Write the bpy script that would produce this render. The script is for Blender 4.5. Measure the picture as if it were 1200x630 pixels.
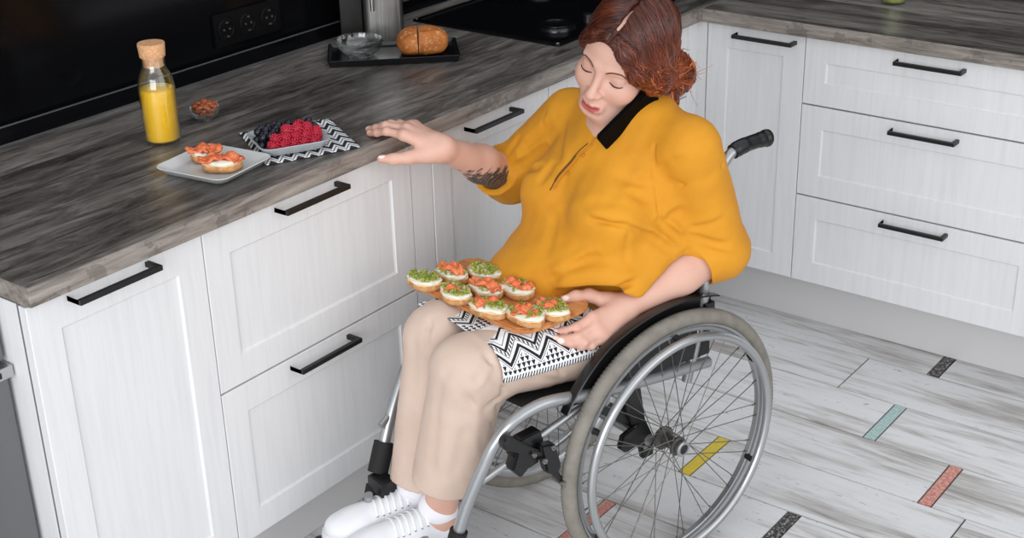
import bpy, bmesh, math, random
import numpy as np
from mathutils import Vector, Matrix, Euler
for _o in list(bpy.data.objects): bpy.data.objects.remove(_o)
SC = bpy.context.scene
COL = SC.collection
random.seed(7); RNG = np.random.default_rng(7)
# ---------------------------------------------------------------- camera
cam_d = bpy.data.cameras.new('camera'); cam = bpy.data.objects.new('camera', cam_d); COL.objects.link(cam)
cam_d.sensor_width = 36; cam_d.lens = 49.964; cam_d.shift_y = 0.0128; cam_d.clip_start = .05
_R = Matrix(((0.7991579, -0.2347661, 0.5533819), (0.6006542, 0.3481428, -0.7197299), (-0.0236877, 0.9075690, 0.4192343)))
cam.matrix_world = Matrix.Translation((1.9640, -3.4468, 1.8975)) @ _R.to_4x4()
SC.camera = cam
# ---------------------------------------------------------------- world and light
wd = bpy.data.worlds.new('world'); SC.world = wd; wd.use_nodes = True
wd.node_tree.nodes['Background'].inputs[0].default_value = (0.93, 0.96, 1.0, 1)
wd.node_tree.nodes['Background'].inputs[1].default_value = 1.05
def area(name, loc, target, sx, sy, power, col=(1, 1, 1)):
    d = bpy.data.lights.new(name, 'AREA'); d.shape = 'RECTANGLE'; d.size = sx; d.size_y = sy; d.energy = power; d.color = col
    o = bpy.data.objects.new(name, d); COL.objects.link(o); o.location = loc
    o.rotation_euler = (Vector(target) - Vector(loc)).to_track_quat('-Z', 'Y').to_euler()
    return o
area('window_daylight', (2.1, -5.6, 1.8), (0.3, -0.9, 0.75), 3.2, 2.2, 112, (0.98, 0.99, 1.0))
area('window_daylight_corner', (3.8, -4.4, 2.3), (0.1, -1.0, 0.7), 2.4, 1.8, 14, (0.97, 0.985, 1.0))
area('window_daylight_side', (4.2, -1.3, 2.2), (0.0, -0.9, 0.5), 3.0, 2.2, 26, (1.0, 0.98, 0.95))
SC.view_settings.view_transform = 'Standard'; SC.view_settings.look = 'None'
SC.view_settings.exposure = 0.0; SC.view_settings.gamma = 1.0; SC.view_settings.use_curve_mapping = False
# ---------------------------------------------------------------- helpers
def lin(c):
    return tuple((x / 12.92 if x <= .04045 else ((x + .055) / 1.055) ** 2.4) for x in (v / 255 for v in c)) + (1,)
class NT:
    def __init__(s, m): s.t = m.node_tree; s.n = s.t.nodes; s.l = s.t.links; s.b = s.n['Principled BSDF']
    def new(s, typ, **kw):
        n = s.n.new(typ)
        for k, v in kw.items():
            if k.startswith('_'): setattr(n, k[1:], v)
            else: n.inputs[k.replace('__', ' ')].default_value = v
        return n
    def link(s, a, b): s.l.new(a, b)
    def coords(s, scale=(1, 1, 1), kind='Object', rot=(0, 0, 0)):
        tc = s.n.new('ShaderNodeTexCoord'); mp = s.n.new('ShaderNodeMapping')
        mp.inputs['Scale'].default_value = scale; mp.inputs['Rotation'].default_value = rot
        s.l.new(tc.outputs[kind], mp.inputs[0]); return mp.outputs[0]
    def noise(s, vec, scale=5, detail=4, rough=.55, dist=0):
        n = s.n.new('ShaderNodeTexNoise'); n.inputs['Scale'].default_value = scale; n.inputs['Detail'].default_value = detail
        n.inputs['Roughness'].default_value = rough; n.inputs['Distortion'].default_value = dist
        if vec is not None: s.l.new(vec, n.inputs['Vector'])
        return n.outputs['Fac']
    def ramp(s, fac, stops, interp='LINEAR'):
        r = s.n.new('ShaderNodeValToRGB'); e = r.color_ramp.elements; r.color_ramp.interpolation = interp
        while len(e) < len(stops): e.new(.5)
        for i, (p, c) in enumerate(stops): e[i].position = p; e[i].color = c
        s.l.new(fac, r.inputs[0]); return r.outputs[0]
    def mix(s, fac, a, b, typ='MIX'):
        m = s.n.new('ShaderNodeMix'); m.data_type = 'RGBA'; m.blend_type = typ
        for i, v in ((0, fac), (6, a), (7, b)):
            if hasattr(v, 'links') or hasattr(v, 'is_linked'): s.l.new(v, m.inputs[i])
            else: m.inputs[i].default_value = v
        return m.outputs[2]
    def math(s, op, a, b=None, c=None):
        m = s.n.new('ShaderNodeMath'); m.operation = op
        for i, v in enumerate((a, b, c)):
            if v is None: continue
            if hasattr(v, 'is_linked'): s.l.new(v, m.inputs[i])
            else: m.inputs[i].default_value = v
        return m.outputs[0]
    def bump(s, h, strength=.2, dist=.002):
        b = s.n.new('ShaderNodeBump'); b.inputs['Strength'].default_value = strength; b.inputs['Distance'].default_value = dist
        s.l.new(h, b.inputs['Height']); s.l.new(b.outputs[0], s.b.inputs['Normal'])
    def base(s, sock): s.l.new(sock, s.b.inputs['Base Color'])
MATS = {}
def mat(name, col=None, rough=.5, metal=0, **kw):
    m = bpy.data.materials.new(name); m.use_nodes = True; MATS[name] = m
    b = m.node_tree.nodes['Principled BSDF']
    if col is not None:
        b.inputs['Base Color'].default_value = lin(col); m.diffuse_color = lin(col)
    b.inputs['Roughness'].default_value = rough; b.inputs['Metallic'].default_value = metal
    for k, v in kw.items(): b.inputs[k.replace('__', ' ')].default_value = v
    return m
# ---- mesh builders
class MB:
    def __init__(s): s.v = []; s.f = []; s.m = []
    def add(s, v, f, mi=0):
        o = len(s.v); s.v += [tuple(map(float, p)) for p in v]; s.f += [tuple(i + o for i in q) for q in f]; s.m += [mi] * len(f); return s
    def box(s, lo, hi, mi=0, bev=0, M=None):
        lo = np.minimum(lo, hi) * 1.0; hi = np.maximum(lo, hi) * 1.0
        bm = bmesh.new(); bmesh.ops.create_cube(bm, size=1)
        c = (lo + hi) / 2; d = hi - lo
        for v in bm.verts: v.co = Vector((v.co.x * d[0] + c[0], v.co.y * d[1] + c[1], v.co.z * d[2] + c[2]))
        if bev: bmesh.ops.bevel(bm, geom=bm.edges[:], offset=bev, segments=2, affect='EDGES', profile=.7)
        return s.bm(bm, mi, M)
    def bm(s, bm, mi=0, M=None):
        if M is not None: bm.transform(M)
        bm.verts.ensure_lookup_table()
        for i, v in enumerate(bm.verts): v.index = i
        s.add([v.co[:] for v in bm.verts], [[v.index for v in f.verts] for f in bm.faces], mi); bm.free(); return s
    def tube(s, pts, r, seg=12, mi=0, cap=True, closed=False, sq=None):
        P = [Vector(p) for p in pts]; n = len(P)
        R = list(r) if hasattr(r, '__len__') else [r] * n
        V = []; F = []; up = None
        for i in range(n):
            if closed: t = P[(i + 1) % n] - P[i - 1]
            else: t = P[min(i + 1, n - 1)] - P[max(i - 1, 0)]
            if t.length < 1e-9: t = Vector((0, 0, 1))
            t.normalize()
            if up is None:
                up = Vector((0, 0, 1)) if abs(t.z) < .9 else Vector((1, 0, 0))
            x = up - t * up.dot(t)
            if x.length < 1e-6: x = t.orthogonal()
            x.normalize(); y = t.cross(x); up = x
            for k in range(seg):
                a = 2 * math.pi * k / seg
                ca, sa = math.cos(a), math.sin(a)
                if sq: ca *= sq[0]; sa *= sq[1]
                V.append(P[i] + x * (ca * R[i]) + y * (sa * R[i]))
        for i in range(n if closed else n - 1):
            j = (i + 1) % n
            for k in range(seg):
                l = (k + 1) % seg
                F.append((i * seg + k, i * seg + l, j * seg + l, j * seg + k))
        if cap and not closed:
            F.append(tuple(reversed(range(seg)))); F.append(tuple(range((n - 1) * seg, n * seg)))
        return s.add(V, F, mi)
    def lathe(s, prof, seg=32, mi=0, M=None, mis=None):
        V = []; F = []; mm = []
        n = len(prof)
        for k in range(seg):
            a = 2 * math.pi * k / seg
            for (r, z) in prof: V.append(Vector((r * math.cos(a), r * math.sin(a), z)))
        if M is not None: V = [M @ v for v in V]
        o = len(s.v); s.v += [tuple(v) for v in V]
        for k in range(seg):
            l = (k + 1) % seg
            for i in range(n - 1):
                q = [k * n + i, l * n + i, l * n + i + 1, k * n + i + 1]
                if prof[i][0] < 1e-7: q.pop(1)
                elif prof[i + 1][0] < 1e-7: q.pop(2)
                s.f.append(tuple(x + o for x in q)); s.m.append(mis[i] if mis else mi)
        return s
    def prism(s, poly, z0, z1, mi=0, bev=0, M=None, seg=2):
        bm = bmesh.new(); vs = [bm.verts.new((x, y, z0)) for x, y in poly]; f = bm.faces.new(vs)
        r = bmesh.ops.extrude_face_region(bm, geom=[f])
        for v in [g for g in r['geom'] if isinstance(g, bmesh.types.BMVert)]: v.co.z = z1
        bmesh.ops.recalc_face_normals(bm, faces=bm.faces[:])
        if bev: bmesh.ops.bevel(bm, geom=bm.edges[:], offset=bev, segments=seg, affect='EDGES')
        return s.bm(bm, mi, M)
    def ico(s, c, r, sub=2, mi=0, M=None, jit=0):
        bm = bmesh.new(); bmesh.ops.create_icosphere(bm, subdivisions=sub, radius=1)
        r = (r, r, r) if not hasattr(r, '__len__') else r
        for v in bm.verts:
            k = 1 + (random.uniform(-jit, jit) if jit else 0)
            v.co = Vector((v.co.x * r[0] * k, v.co.y * r[1] * k, v.co.z * r[2] * k))
        if M is not None: bm.transform(M)
        bmesh.ops.translate(bm, verts=bm.verts, vec=Vector(c)); return s.bm(bm, mi)
    def build(s, name, mats, parent=None, smooth=None, M=None):
        me = bpy.data.meshes.new(name); v = s.v
        if M is not None: v = [tuple(M @ Vector(p)) for p in v]
        me.from_pydata(v, [], s.f); me.update()
        for m in (mats if isinstance(mats, (list, tuple)) else [mats]): me.materials.append(m)
        if any(s.m): me.polygons.foreach_set('material_index', s.m)
        if smooth is not None:
            me.polygons.foreach_set('use_smooth', [True] * len(me.polygons))
            if smooth < 179: me.set_sharp_from_angle(angle=math.radians(smooth))
        bm = bmesh.new(); bm.from_mesh(me); bmesh.ops.recalc_face_normals(bm, faces=bm.faces[:]); bm.to_mesh(me); bm.free()
        o = bpy.data.objects.new(name, me); COL.objects.link(o)
        if parent: o.parent = parent
        return o
def tag(o, label=None, cat=None, group=None, kind=None):
    for k, v in (('label', label), ('category', cat), ('group', group), ('kind', kind)):
        if v: o[k] = v
    return o
def thing(name, label, cat, loc=(0, 0, 0), rz=0, group=None):
    o = bpy.data.objects.new(name, None); COL.objects.link(o); o.location = loc; o.rotation_euler = (0, 0, rz); o.empty_display_size = .05
    return tag(o, label, cat, group)
def sub(name, parent):
    o = bpy.data.objects.new(name, None); COL.objects.link(o); o.parent = parent; return o
def dup(o, parent=None):
    c = o.copy(); COL.objects.link(c); c.parent = parent
    for ch in o.children: dup(ch, c)
    return c
def smooth_path(pts, n=8):
    P = [Vector(p) for p in pts]; out = []
    for i in range(len(P) - 1):
        p0 = P[max(i - 1, 0)]; p1 = P[i]; p2 = P[i + 1]; p3 = P[min(i + 2, len(P) - 1)]
        for k in range(n):
            t = k / n
            out.append(.5 * ((2 * p1) + (p2 - p0) * t + (2 * p0 - 5 * p1 + 4 * p2 - p3) * t * t + (3 * p1 - p0 - 3 * p2 + p3) * t ** 3))
    out.append(P[-1]); return out
def rrect(w, d, r, n=5):
    out = []
    for cx, cy, a0 in ((w / 2 - r, d / 2 - r, 0), (-w / 2 + r, d / 2 - r, 90), (-w / 2 + r, -d / 2 + r, 180), (w / 2 - r, -d / 2 + r, 270)):
        for k in range(n + 1):
            a = math.radians(a0 + 90 * k / n); out.append((cx + r * math.cos(a), cy + r * math.sin(a)))
    return out
# ---------------------------------------------------------------- materials
def wood_white(name, axis='z'):
    m = mat(name, (216, 216, 217), .42); t = NT(m)
    v = t.coords({'z': (46, 46, 2.6), 'h': (2.2, 2.2, 60)}[axis], 'Object')
    n1 = t.noise(v, 1.6, 6, .62, .4); n2 = t.noise(t.coords((9, 9, 3)), 1.2, 3)
    c = t.ramp(n1, [(.30, lin((214, 214, 216))), (.52, lin((221, 221, 222))), (.75, lin((225, 225, 225)))])
    t.base(t.mix(t.math('MULTIPLY', n2, .25), c, lin((210, 211, 213)))); t.bump(n1, .12, .0006)
    return m
def wood_dark(name, axis):
    m = mat(name, (70, 66, 62), .34); t = NT(m)
    s = (26, 4.2, 26) if axis == 'y' else (4.2, 26, 26)
    v = t.coords(s); n1 = t.noise(v, 1.7, 9, .68, .9)
    s2 = (7, .9, 7) if axis == 'y' else (.9, 7, 7)
    n2 = t.noise(t.coords(s2), 1.5, 4, .6, .5); n3 = t.noise(t.coords((40, 40, 40)), 2.2, 6, .7)
    # plank joints of the printed laminate
    sep = t.new('ShaderNodeSeparateXYZ'); t.link(t.coords(), sep.inputs[0])
    ax = sep.outputs[0 if axis == 'y' else 1]
    wob = t.math('ADD', ax, t.math('MULTIPLY', n2, .006))
    fr = t.math('FRACT', t.math('MULTIPLY', wob, 8.3)); ln = t.math('LESS_THAN', fr, .035)
    pl = t.math('FLOOR', t.math('MULTIPLY', wob, 8.3)); wn = t.new('ShaderNodeTexWhiteNoise', _noise_dimensions='1D'); t.link(pl, wn.inputs['W'])
    f = t.math('ADD', t.math('MULTIPLY', n1, .62), t.math('MULTIPLY', n2, .42)); f = t.math('ADD', f, t.math('MULTIPLY', t.math('SUBTRACT', wn.outputs[0], .5), .13))
    c = t.ramp(f, [(.34, lin((46, 43, 41))), (.46, lin((86, 82, 78))), (.56, lin((122, 117, 112))), (.70, lin((160, 154, 147)))])
    c = t.mix(t.math('MULTIPLY', ln, .6), c, lin((22, 20, 19))); c = t.mix(t.math('MULTIPLY', t.math('GREATER_THAN', n3, .62), .25), c, lin((138, 130, 122)))
    t.base(c); t.bump(n1, .12, .001); t.b.inputs['Specular IOR Level'].default_value = .4
    return m
def wood_edge(name, axis):
    m = mat(name, (128, 120, 113), .5); t = NT(m)
    s = (20, 3, 30) if axis == 'y' else (3, 20, 30)
    n1 = t.noise(t.coords(s), 2, 8, .7, .6); n2 = t.noise(t.coords((14, 14, 14)), 1.2, 4, .6)
    c = t.ramp(n1, [(.30, lin((82, 76, 71))), (.5, lin((134, 126, 119))), (.72, lin((170, 162, 154)))])
    t.base(t.mix(t.math('MULTIPLY', t.math('GREATER_THAN', n2, .58), .4), c, lin((78, 72, 68)))); t.bump(n1, .2, .001)
    return m
M_WV = wood_white('white_wood_vertical', 'z'); M_WH = M_WV
M_CY = wood_dark('dark_wood_left_run', 'y'); M_CX = wood_dark('dark_wood_right_run', 'x')
M_EY = wood_edge('worktop_edge_left_run', 'y'); M_EX = wood_edge('worktop_edge_right_run', 'x')
M_BLK = mat('black_metal', (14, 14, 15), .42)
M_KICK = mat('white_kick', (206, 205, 205), .5)
M_GAP = mat('cabinet_gap', (120, 120, 122), .7)
M_SPL = mat('black_gloss', (9, 10, 12), .13)
M_SPL.node_tree.nodes['Principled BSDF'].inputs['Specular IOR Level'].default_value = .18
M_TRIM = mat('grey_edge_strip', (120, 122, 124), .3, .6)
M_STEEL = mat('brushed_steel', (150, 148, 145), .32, .9)
_t = NT(M_STEEL); _n = _t.noise(_t.coords((90, 90, 2)), 2, 4); _t.base(_t.ramp(_n, [(.3, lin((128, 126, 124))), (.7, lin((164, 162, 158)))]))
M_GLASS = mat('clear_glass', (235, 240, 240), .02)   # thin clear glass: see-through with mirror-like edges
_t = NT(M_GLASS); _tr = _t.new('ShaderNodeBsdfTransparent', Color=(.965, .98, .98, 1)); _gl = _t.new('ShaderNodeBsdfGlossy', Color=(1, 1, 1, 1), Roughness=.03); _lw = _t.new('ShaderNodeLayerWeight', Blend=.5); _fr = _t.math('ADD', _t.math('MULTIPLY', _t.math('POWER', _lw.outputs['Facing'], 2.4), .95), .06); _mx = _t.n.new('ShaderNodeMixShader')
_t.link(_fr, _mx.inputs[0]); _t.link(_tr.outputs[0], _mx.inputs[1]); _t.link(_gl.outputs[0], _mx.inputs[2]); _t.link(_mx.outputs[0], _t.n['Material Output'].inputs['Surface'])
def floor_mat():
    m = mat('white_wood_tile', (206, 206, 207), .38); t = NT(m)
    at = t.new('ShaderNodeAttribute', _attribute_name='rnd'); 
    tc = t.n.new('ShaderNodeTexCoord'); ad = t.n.new('ShaderNodeVectorMath'); ad.operation = 'ADD'
    sc = t.n.new('ShaderNodeVectorMath'); sc.operation = 'SCALE'; sc.inputs['Scale'].default_value = 17.0
    t.link(at.outputs['Vector'], sc.inputs[0]); t.link(tc.outputs['Object'], ad.inputs[0]); t.link(sc.outputs[0], ad.inputs[1])
    def mp(s):
        q = t.n.new('ShaderNodeMapping'); q.inputs['Scale'].default_value = s; t.link(ad.outputs[0], q.inputs[0]); return q.outputs[0]
    n1 = t.noise(mp((2.4, 26, 26)), 1.5, 8, .68, .8); n2 = t.noise(mp((1.6, 7, 7)), 1.3, 3, .5); n3 = t.noise(mp((14, 40, 40)), 2.5, 6, .75)
    f = t.math('ADD', t.math('MULTIPLY', n1, .55), t.math('MULTIPLY', n2, .5))
    c = t.ramp(f, [(.36, lin((140, 135, 130))), (.45, lin((184, 181, 179))), (.54, lin((214, 214, 215))), (.8, lin((224, 225, 227)))])
    msk = t.math('MULTIPLY', t.math('GREATER_THAN', n3, .63), t.math('GREATER_THAN', n2, .53))
    c = t.mix(t.math('MULTIPLY', msk, .8), c, lin((128, 124, 120)))
    t.base(c); t.bump(n1, .1, .0006); return m
def insert_mat(name, c1, c2, th=.5):
    m = mat(name, c1, .45); t = NT(m)
    n = t.noise(t.coords((55, 55, 55)), 2.2, 6, .75)
    t.base(t.ramp(n, [(th - .06, lin(c1)), (th + .06, lin(c2))])); return m
M_FLOOR = floor_mat()
M_GROUT = mat('tile_grout', (84, 80, 76), .8)
M_IB = insert_mat('black_insert', (38, 36, 35), (190, 186, 182), .56); M_IR = insert_mat('red_insert', (190, 112, 98), (206, 166, 156), .52)
M_IG = insert_mat('green_insert', (150, 182, 180), (186, 200, 198), .52); M_IY = insert_mat('yellow_insert', (212, 186, 52), (222, 206, 110), .6)
# ---------------------------------------------------------------- floor
H = .918; TH = .037; OV = .019; KB = .166; RK = .094
def build_floor():
    b = MB(); rnd = []
    b.add([(-1, -6, -.004), (5, -6, -.004), (5, 1.2, -.004), (-1, 1.2, -.004)], [(0, 1, 2, 3)], 1)
    rows = [.170 - .2035 * k for k in range(0, 28)]
    ins = {0: [(.771, 2)], 1: [], 2: [(.766, 4)], 3: [(.996, 3)], 4: [(.465, 5)], 5: [(.765, 2)], 6: [(.384, 3)]}
    seams = {0: [-.2], 1: [.602, -.6], 2: [-.25], 3: [-.15], 4: [1.113, -.4], 5: [-.3], 6: [1.3, -.5]}
    g = .0024
    for k, y1 in enumerate(rows[:-1]):
        y0 = rows[k + 1]
        cuts = [(-1, -1), (5, 5)]; xs = list(seams.get(k, []))
        if k > 6: xs = [random.uniform(-.8, 0)]
        x = (xs[0] if xs else 0)
        full = set(xs)
        for q in list(full):
            for j in range(-3, 5): full.add(q + 1.2 * j)
        # keep the seams the photo shows alone inside the visible span
        keep = [q for q in full if q in xs or not (0.2 < q < 1.35 and k <= 6)]
        ev = sorted([(q, q, 0) for q in keep] + [(q, q + .033, mi) for q, mi in ins.get(k, [])])
        if k > 6: ev = sorted(ev + [(q + .4, q + .433, random.choice([2, 3, 4, 5])) for q in keep[::2] if q + .4 > 1.3])
        cur = -1.0; segs = []
        for a, e, mi in ev:
            if a < cur or a > 5: continue
            segs.append((cur, a, 0)); 
            if mi: segs.append((a, e, mi))
            cur = e
        segs.append((cur, 5, 0))
        for a, e, mi in segs:
            if e - a < .01: continue
            x0, x1, ya, yb = a + g, e - g, y0 + g, y1 - g
            b.add([(x0, ya, 0), (x1, ya, 0), (x1, yb, 0), (x0, yb, 0), (x0 - g * .2, ya - g * .2, -.003), (x1 + g * .2, ya - g * .2, -.003), (x1 + g * .2, yb + g * .2, -.003), (x0 - g * .2, yb + g * .2, -.003)],
                  [(0, 1, 2, 3), (4, 5, 1, 0), (5, 6, 2, 1), (6, 7, 3, 2), (7, 4, 0, 3)], mi)
            rnd += [random.random() for _ in range(1)] * 5
    o = b.build('floor', [M_FLOOR, M_GROUT, M_IB, M_IR, M_IG, M_IY])
    at = o.data.attributes.new('rnd', 'FLOAT_VECTOR', 'FACE')
    vals = [0, 0, 0]
    for r in rnd: vals += [r, (r * 7.13) % 1, (r * 3.77) % 1]
    at.data.foreach_set('vector', vals)
    tag(o, kind='structure')
build_floor()
# ---------------------------------------------------------------- walls
def struct(name, b, m, **k): return tag(b.build(name, m, **k), kind='structure')
struct('wall_left', MB().box((-.755, -4.0, 0), (-.657, .78, 2.7)), M_SPL)
struct('wall_back', MB().box((-.655, .667, 0), (4.0, .767, 2.7)), M_SPL)
b = MB().box((-.656, -3.2, H + .001), (-.640, .66, H + .040), 0, .002).box((-.642, -3.2, H + .040), (-.638, .66, H + .0425), 1).box((-.6405, -3.2, H + .0005), (-.6365, .66, H + .0035), 1)
struct('trim_1', b, [M_SPL, M_TRIM])
struct('trim_2', MB().box((-.635, .650, H + .001), (3.0, .666, H + .040), 0, .002), [M_SPL])
# ---------------------------------------------------------------- cabinet fronts
def front(w, h, M, border=.058, rec=.0046, name='door', parent=None, slab=False):
    """shaker front in its own x (width), z (height), facing -y; y=0 is the face"""
    b = MB(); t = .02; e = .0012
    x0, x1, z0, z1 = 0 + .0012, w - .0012, .0012, h - .0012
    def ring(i, y): return [(x0 + i, y, z0 + i), (x1 - i, y, z0 + i), (x1 - i, y, z1 - i), (x0 + i, y, z1 - i)]
    rings = [ring(0, t), ring(0, e), ring(e, 0)]
    if not slab: rings += [ring(border, 0), ring(border + .0012, .0028), ring(border + .0045, rec), ]
    V = sum(rings, []); F = [(3, 2, 1, 0)]
    for k in range(len(rings) - 1):
        for j in range(4):
            l = (j + 1) % 4; F.append((4 * k + j, 4 * k + l, 4 * k + 4 + l, 4 * k + 4 + j))
    n = 4 * (len(rings) - 1); F.append((n, n + 1, n + 2, n + 3))
    b.add(V, F); return b.build(name, M_WV, parent, M=M)
def handle(parent, M, L=.181):
    """square bar pull; centre at origin, along x, standing off towards -y"""
    b = MB(); r = .0050
    b.box((-L / 2, -.038, -r), (L / 2, -.038 + 2 * r, r), 0, .0012)
    for s in (-1, 1): b.box((s * (L / 2 - 2 * r), -.032, -r), (s * L / 2, .0006, r), 0, .0012)
    return b.build('handle', M_BLK, parent, M=M)
# orientation: right run faces -y directly; left run faces +x (local x -> +y, local y -> -x)
def MX(x, z): return Matrix.Translation((x, 0, z))
def ML(y, z): return Matrix.Translation((0, y, z)) @ Matrix.Rotation(math.pi / 2, 4, 'Z')
TOPZ = H - TH - .004
def carcass(run, a, c, parent, side=None):
    b = MB(); g = .0
    if run == 'L': b.box((-.60, a, KB), (-.0215, c, H - TH - .001))
    else: b.box((a, .0215, KB), (c, .60, H - TH - .001))
    return b.build('carcass', M_GAP, parent)
def cab(run, a, c, label, cat, fronts, name):
    loc = (-.3, (a + c) / 2, 0) if run == 'L' else ((a + c) / 2, .3, 0)
    t = thing(name, label, cat, loc)
    inv = Matrix.Translation(Vector(loc)).inverted()
    parts = [carcass(run, a, c, t)]
    for o in parts: o.data.transform(inv)
    for fn, z0, z1, hz, hx, slab in fronts:
        w = c - a; M = inv @ (ML(a, z0) if run == 'L' else MX(a, z0))
        f = front(w, z1 - z0, M, name=fn, slab=slab, border=.062)
        f.parent = t
        if hz is not None:
            handle(f, inv @ (ML(a + hx, hz) if run == 'L' else MX(a + hx, hz)))
    return t
cab('L', -2.2365, -1.8457, 'white shaker base cabinet with one tall door at the outer end of the left worktop', 'cabinet', [('door', KB, TOPZ, .8625, .174, False)], 'base_cabinet')
cab('L', -1.8457, -1.2470, 'white base cabinet with two deep drawers under the long dark worktop', 'cabinet', [('drawer', .5277 + .001, TOPZ, .860, .279, False), ('drawer', KB, .5277 - .001, .506, .279, False)], 'drawer_cabinet')
cab('L', -1.1745, -.7250, 'white panel fronted cupboard behind her bare tattooed forearm', 'cabinet', [('door', KB, TOPZ, .8575, .208, False)], 'base_cabinet')
cab('L', -.7250, -.0550, 'white oven housing cabinet under the black hob', 'cabinet', [('drawer', .671, TOPZ, None, 0, False), ('drawer', KB, .669, .62, .335, False)], 'hob_cabinet')
cab('R', .0300, .3300, 'narrow white cabinet with one tall door beside the inner corner', 'cabinet', [('door', KB, TOPZ, .857, .185, False)], 'base_cabinet')
cab('R', .3300, 1.0320, 'white cabinet with three stacked drawers under the right worktop', 'cabinet', [('drawer', .6925, TOPZ, .853, .354, False), ('drawer', .4285, .6905, .666, .356, False), ('drawer', KB, .4265, .4035, .354, False)], 'drawer_cabinet')
cab('R', 1.0320, 1.6320, 'white cabinet continuing right of the three drawer unit at the photo edge', 'cabinet', [('door', KB, TOPZ, .857, .3, False)], 'base_cabinet')
# fillers, end panel, kicks
b = MB().box((-.02, -1.2452, KB), (-.001, -1.1763, TOPZ), 0, .001); tag(b.build('filler_panel', M_WV), 'plain white vertical filler strip between drawers and the next front', 'panel')
b = MB().box((-.02, -.0535, KB), (-.001, -.001, TOPZ), 0, .001).box((-.02, -.001, KB), (.0285, .018, TOPZ), 0, .001); tag(b.build('corner_filler', M_WV), 'white L shaped filler post in the inner corner of the units', 'panel')
b = MB().box((-.60, -2.2385, 0), (-.0225, -2.2372, H - TH - .001), 0, .0015); tag(b.build('end_panel', M_WV), 'white side panel closing the outer end of the left units', 'panel')
tag(MB().box((-RK - .016, -2.249, .001), (-RK, .11, KB - .002)).build('kick_board', M_KICK), 'white kick board under the left run of cabinets', 'kick board')
tag(MB().box((-RK, RK, .001), (2.2, RK + .016, KB - .002)).build('kick_board', M_KICK), 'white kick board under the right run of cabinets', 'kick board')
# worktops
b = MB(); b.box((-.640, -2.2364, H - TH), (OV, .655, H), 0, .0022); o = b.build('worktop', [M_CY, M_EY])
for p in o.data.polygons:
    if p.normal.z < .5: p.material_index = 1
tag(o, 'long dark grey wood look worktop along the left wall', 'worktop')
b = MB(); b.box((OV + .0006, -OV, H - TH), (2.6, .648, H), 0, .0022); o = b.build('worktop', [M_CX, M_EX])
for p in o.data.polygons:
    if p.normal.z < .5: p.material_index = 1
tag(o, 'dark grey wood look worktop above the right cabinets', 'worktop')
# appliance beyond the end panel
M_APP = mat('dull_steel', (118, 119, 120), .38, .7)
t = thing('freestanding_oven', 'dull grey steel appliance left of the end panel', 'oven', (-.357, -2.578, 0))
MB().box((-.285, -.335, .02), (.255, .335, .87), 0, .004).build('body', M_APP, t)
MB().box((.255, -.33, .14), (.285, .33, .726), 0, .004).build('door', M_APP, t)
b = MB().box((.255, -.335, .733), (.298, .335, .755), 0, .002).box((.298, -.30, .739), (.3005, .20, .749), 1).box((.298, .24, .739), (.3005, .27, .749), 1).box((.298, .29, .739), (.3005, .31, .749), 1); b.build('handle_strip', [mat('bright_steel', (190, 190, 190), .25, .9), M_BLK], t)
MB().box((.255, -.33, .762), (.283, .33, .868), 0, .003).build('control_panel', M_APP, t)
# ---------------------------------------------------------------- things on the worktops
ZC = H + .0004
T = lambda x, y, z, rz=0: Matrix.Translation((x, y, z)) @ Matrix.Rotation(rz, 4, 'Z')
# hob
t = thing('hob', 'black glass hob let into the worktop in front of the corner', 'hob', (-.335, -.265, H))
M_HOB = mat('hob_glass', (10, 11, 14), .08); M_HOB.node_tree.nodes['Principled BSDF'].inputs['Specular IOR Level'].default_value = .35
M_HRIM = mat('hob_rim', (24, 24, 26), .25, .4)
MB().prism(rrect(.484, .572, .012), .0006, .0075, 0, .0015).build('glass_panel', M_HOB, t, smooth=40)
MB().prism(rrect(.498, .586, .014), .0003, .0045, 0, .001).build('rim', M_HRIM, t, smooth=40)
for q in ((.236, -.281), (-.236, -.281), (.236, .281), (-.236, .281)):
    MB().lathe([(0, .0076), (.0045, .0076), (.005, .0062)], 16).build('corner_stud', M_STEEL, t, smooth=50, M=T(q[0], q[1], 0))
M_RING = mat('burner_black', (12, 12, 13), .22)
def burner(x, y, R):
    MB().lathe([(0, .0075), (R, .0075), (R, .013), (R * .93, .0175), (R * .55, .019), (0, .019)], 40).build('burner', M_RING, t, smooth=40, M=T(x, y, 0))
    MB().tube([(x + (R * .8) * math.cos(a), y + (R * .8) * math.sin(a), .0195) for a in np.linspace(0, 2 * math.pi, 40, endpoint=False)], .0028, 8, closed=True).build('burner_ring', mat('burner_rim', (40, 40, 42), .2, .8) if 'burner_rim' not in MATS else MATS['burner_rim'], t, smooth=60)
burner(.150, -.165, .052); burner(-.12, .13, .062)
for k, (x, y) in enumerate(((.185, -.065),)):
    MB().lathe([(0, .03), (.013, .03), (.0155, .028), (.017, .0078), (0, .0078)], 20).build('knob', M_BLK, t, smooth=40, M=T(x, y, 0))
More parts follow.
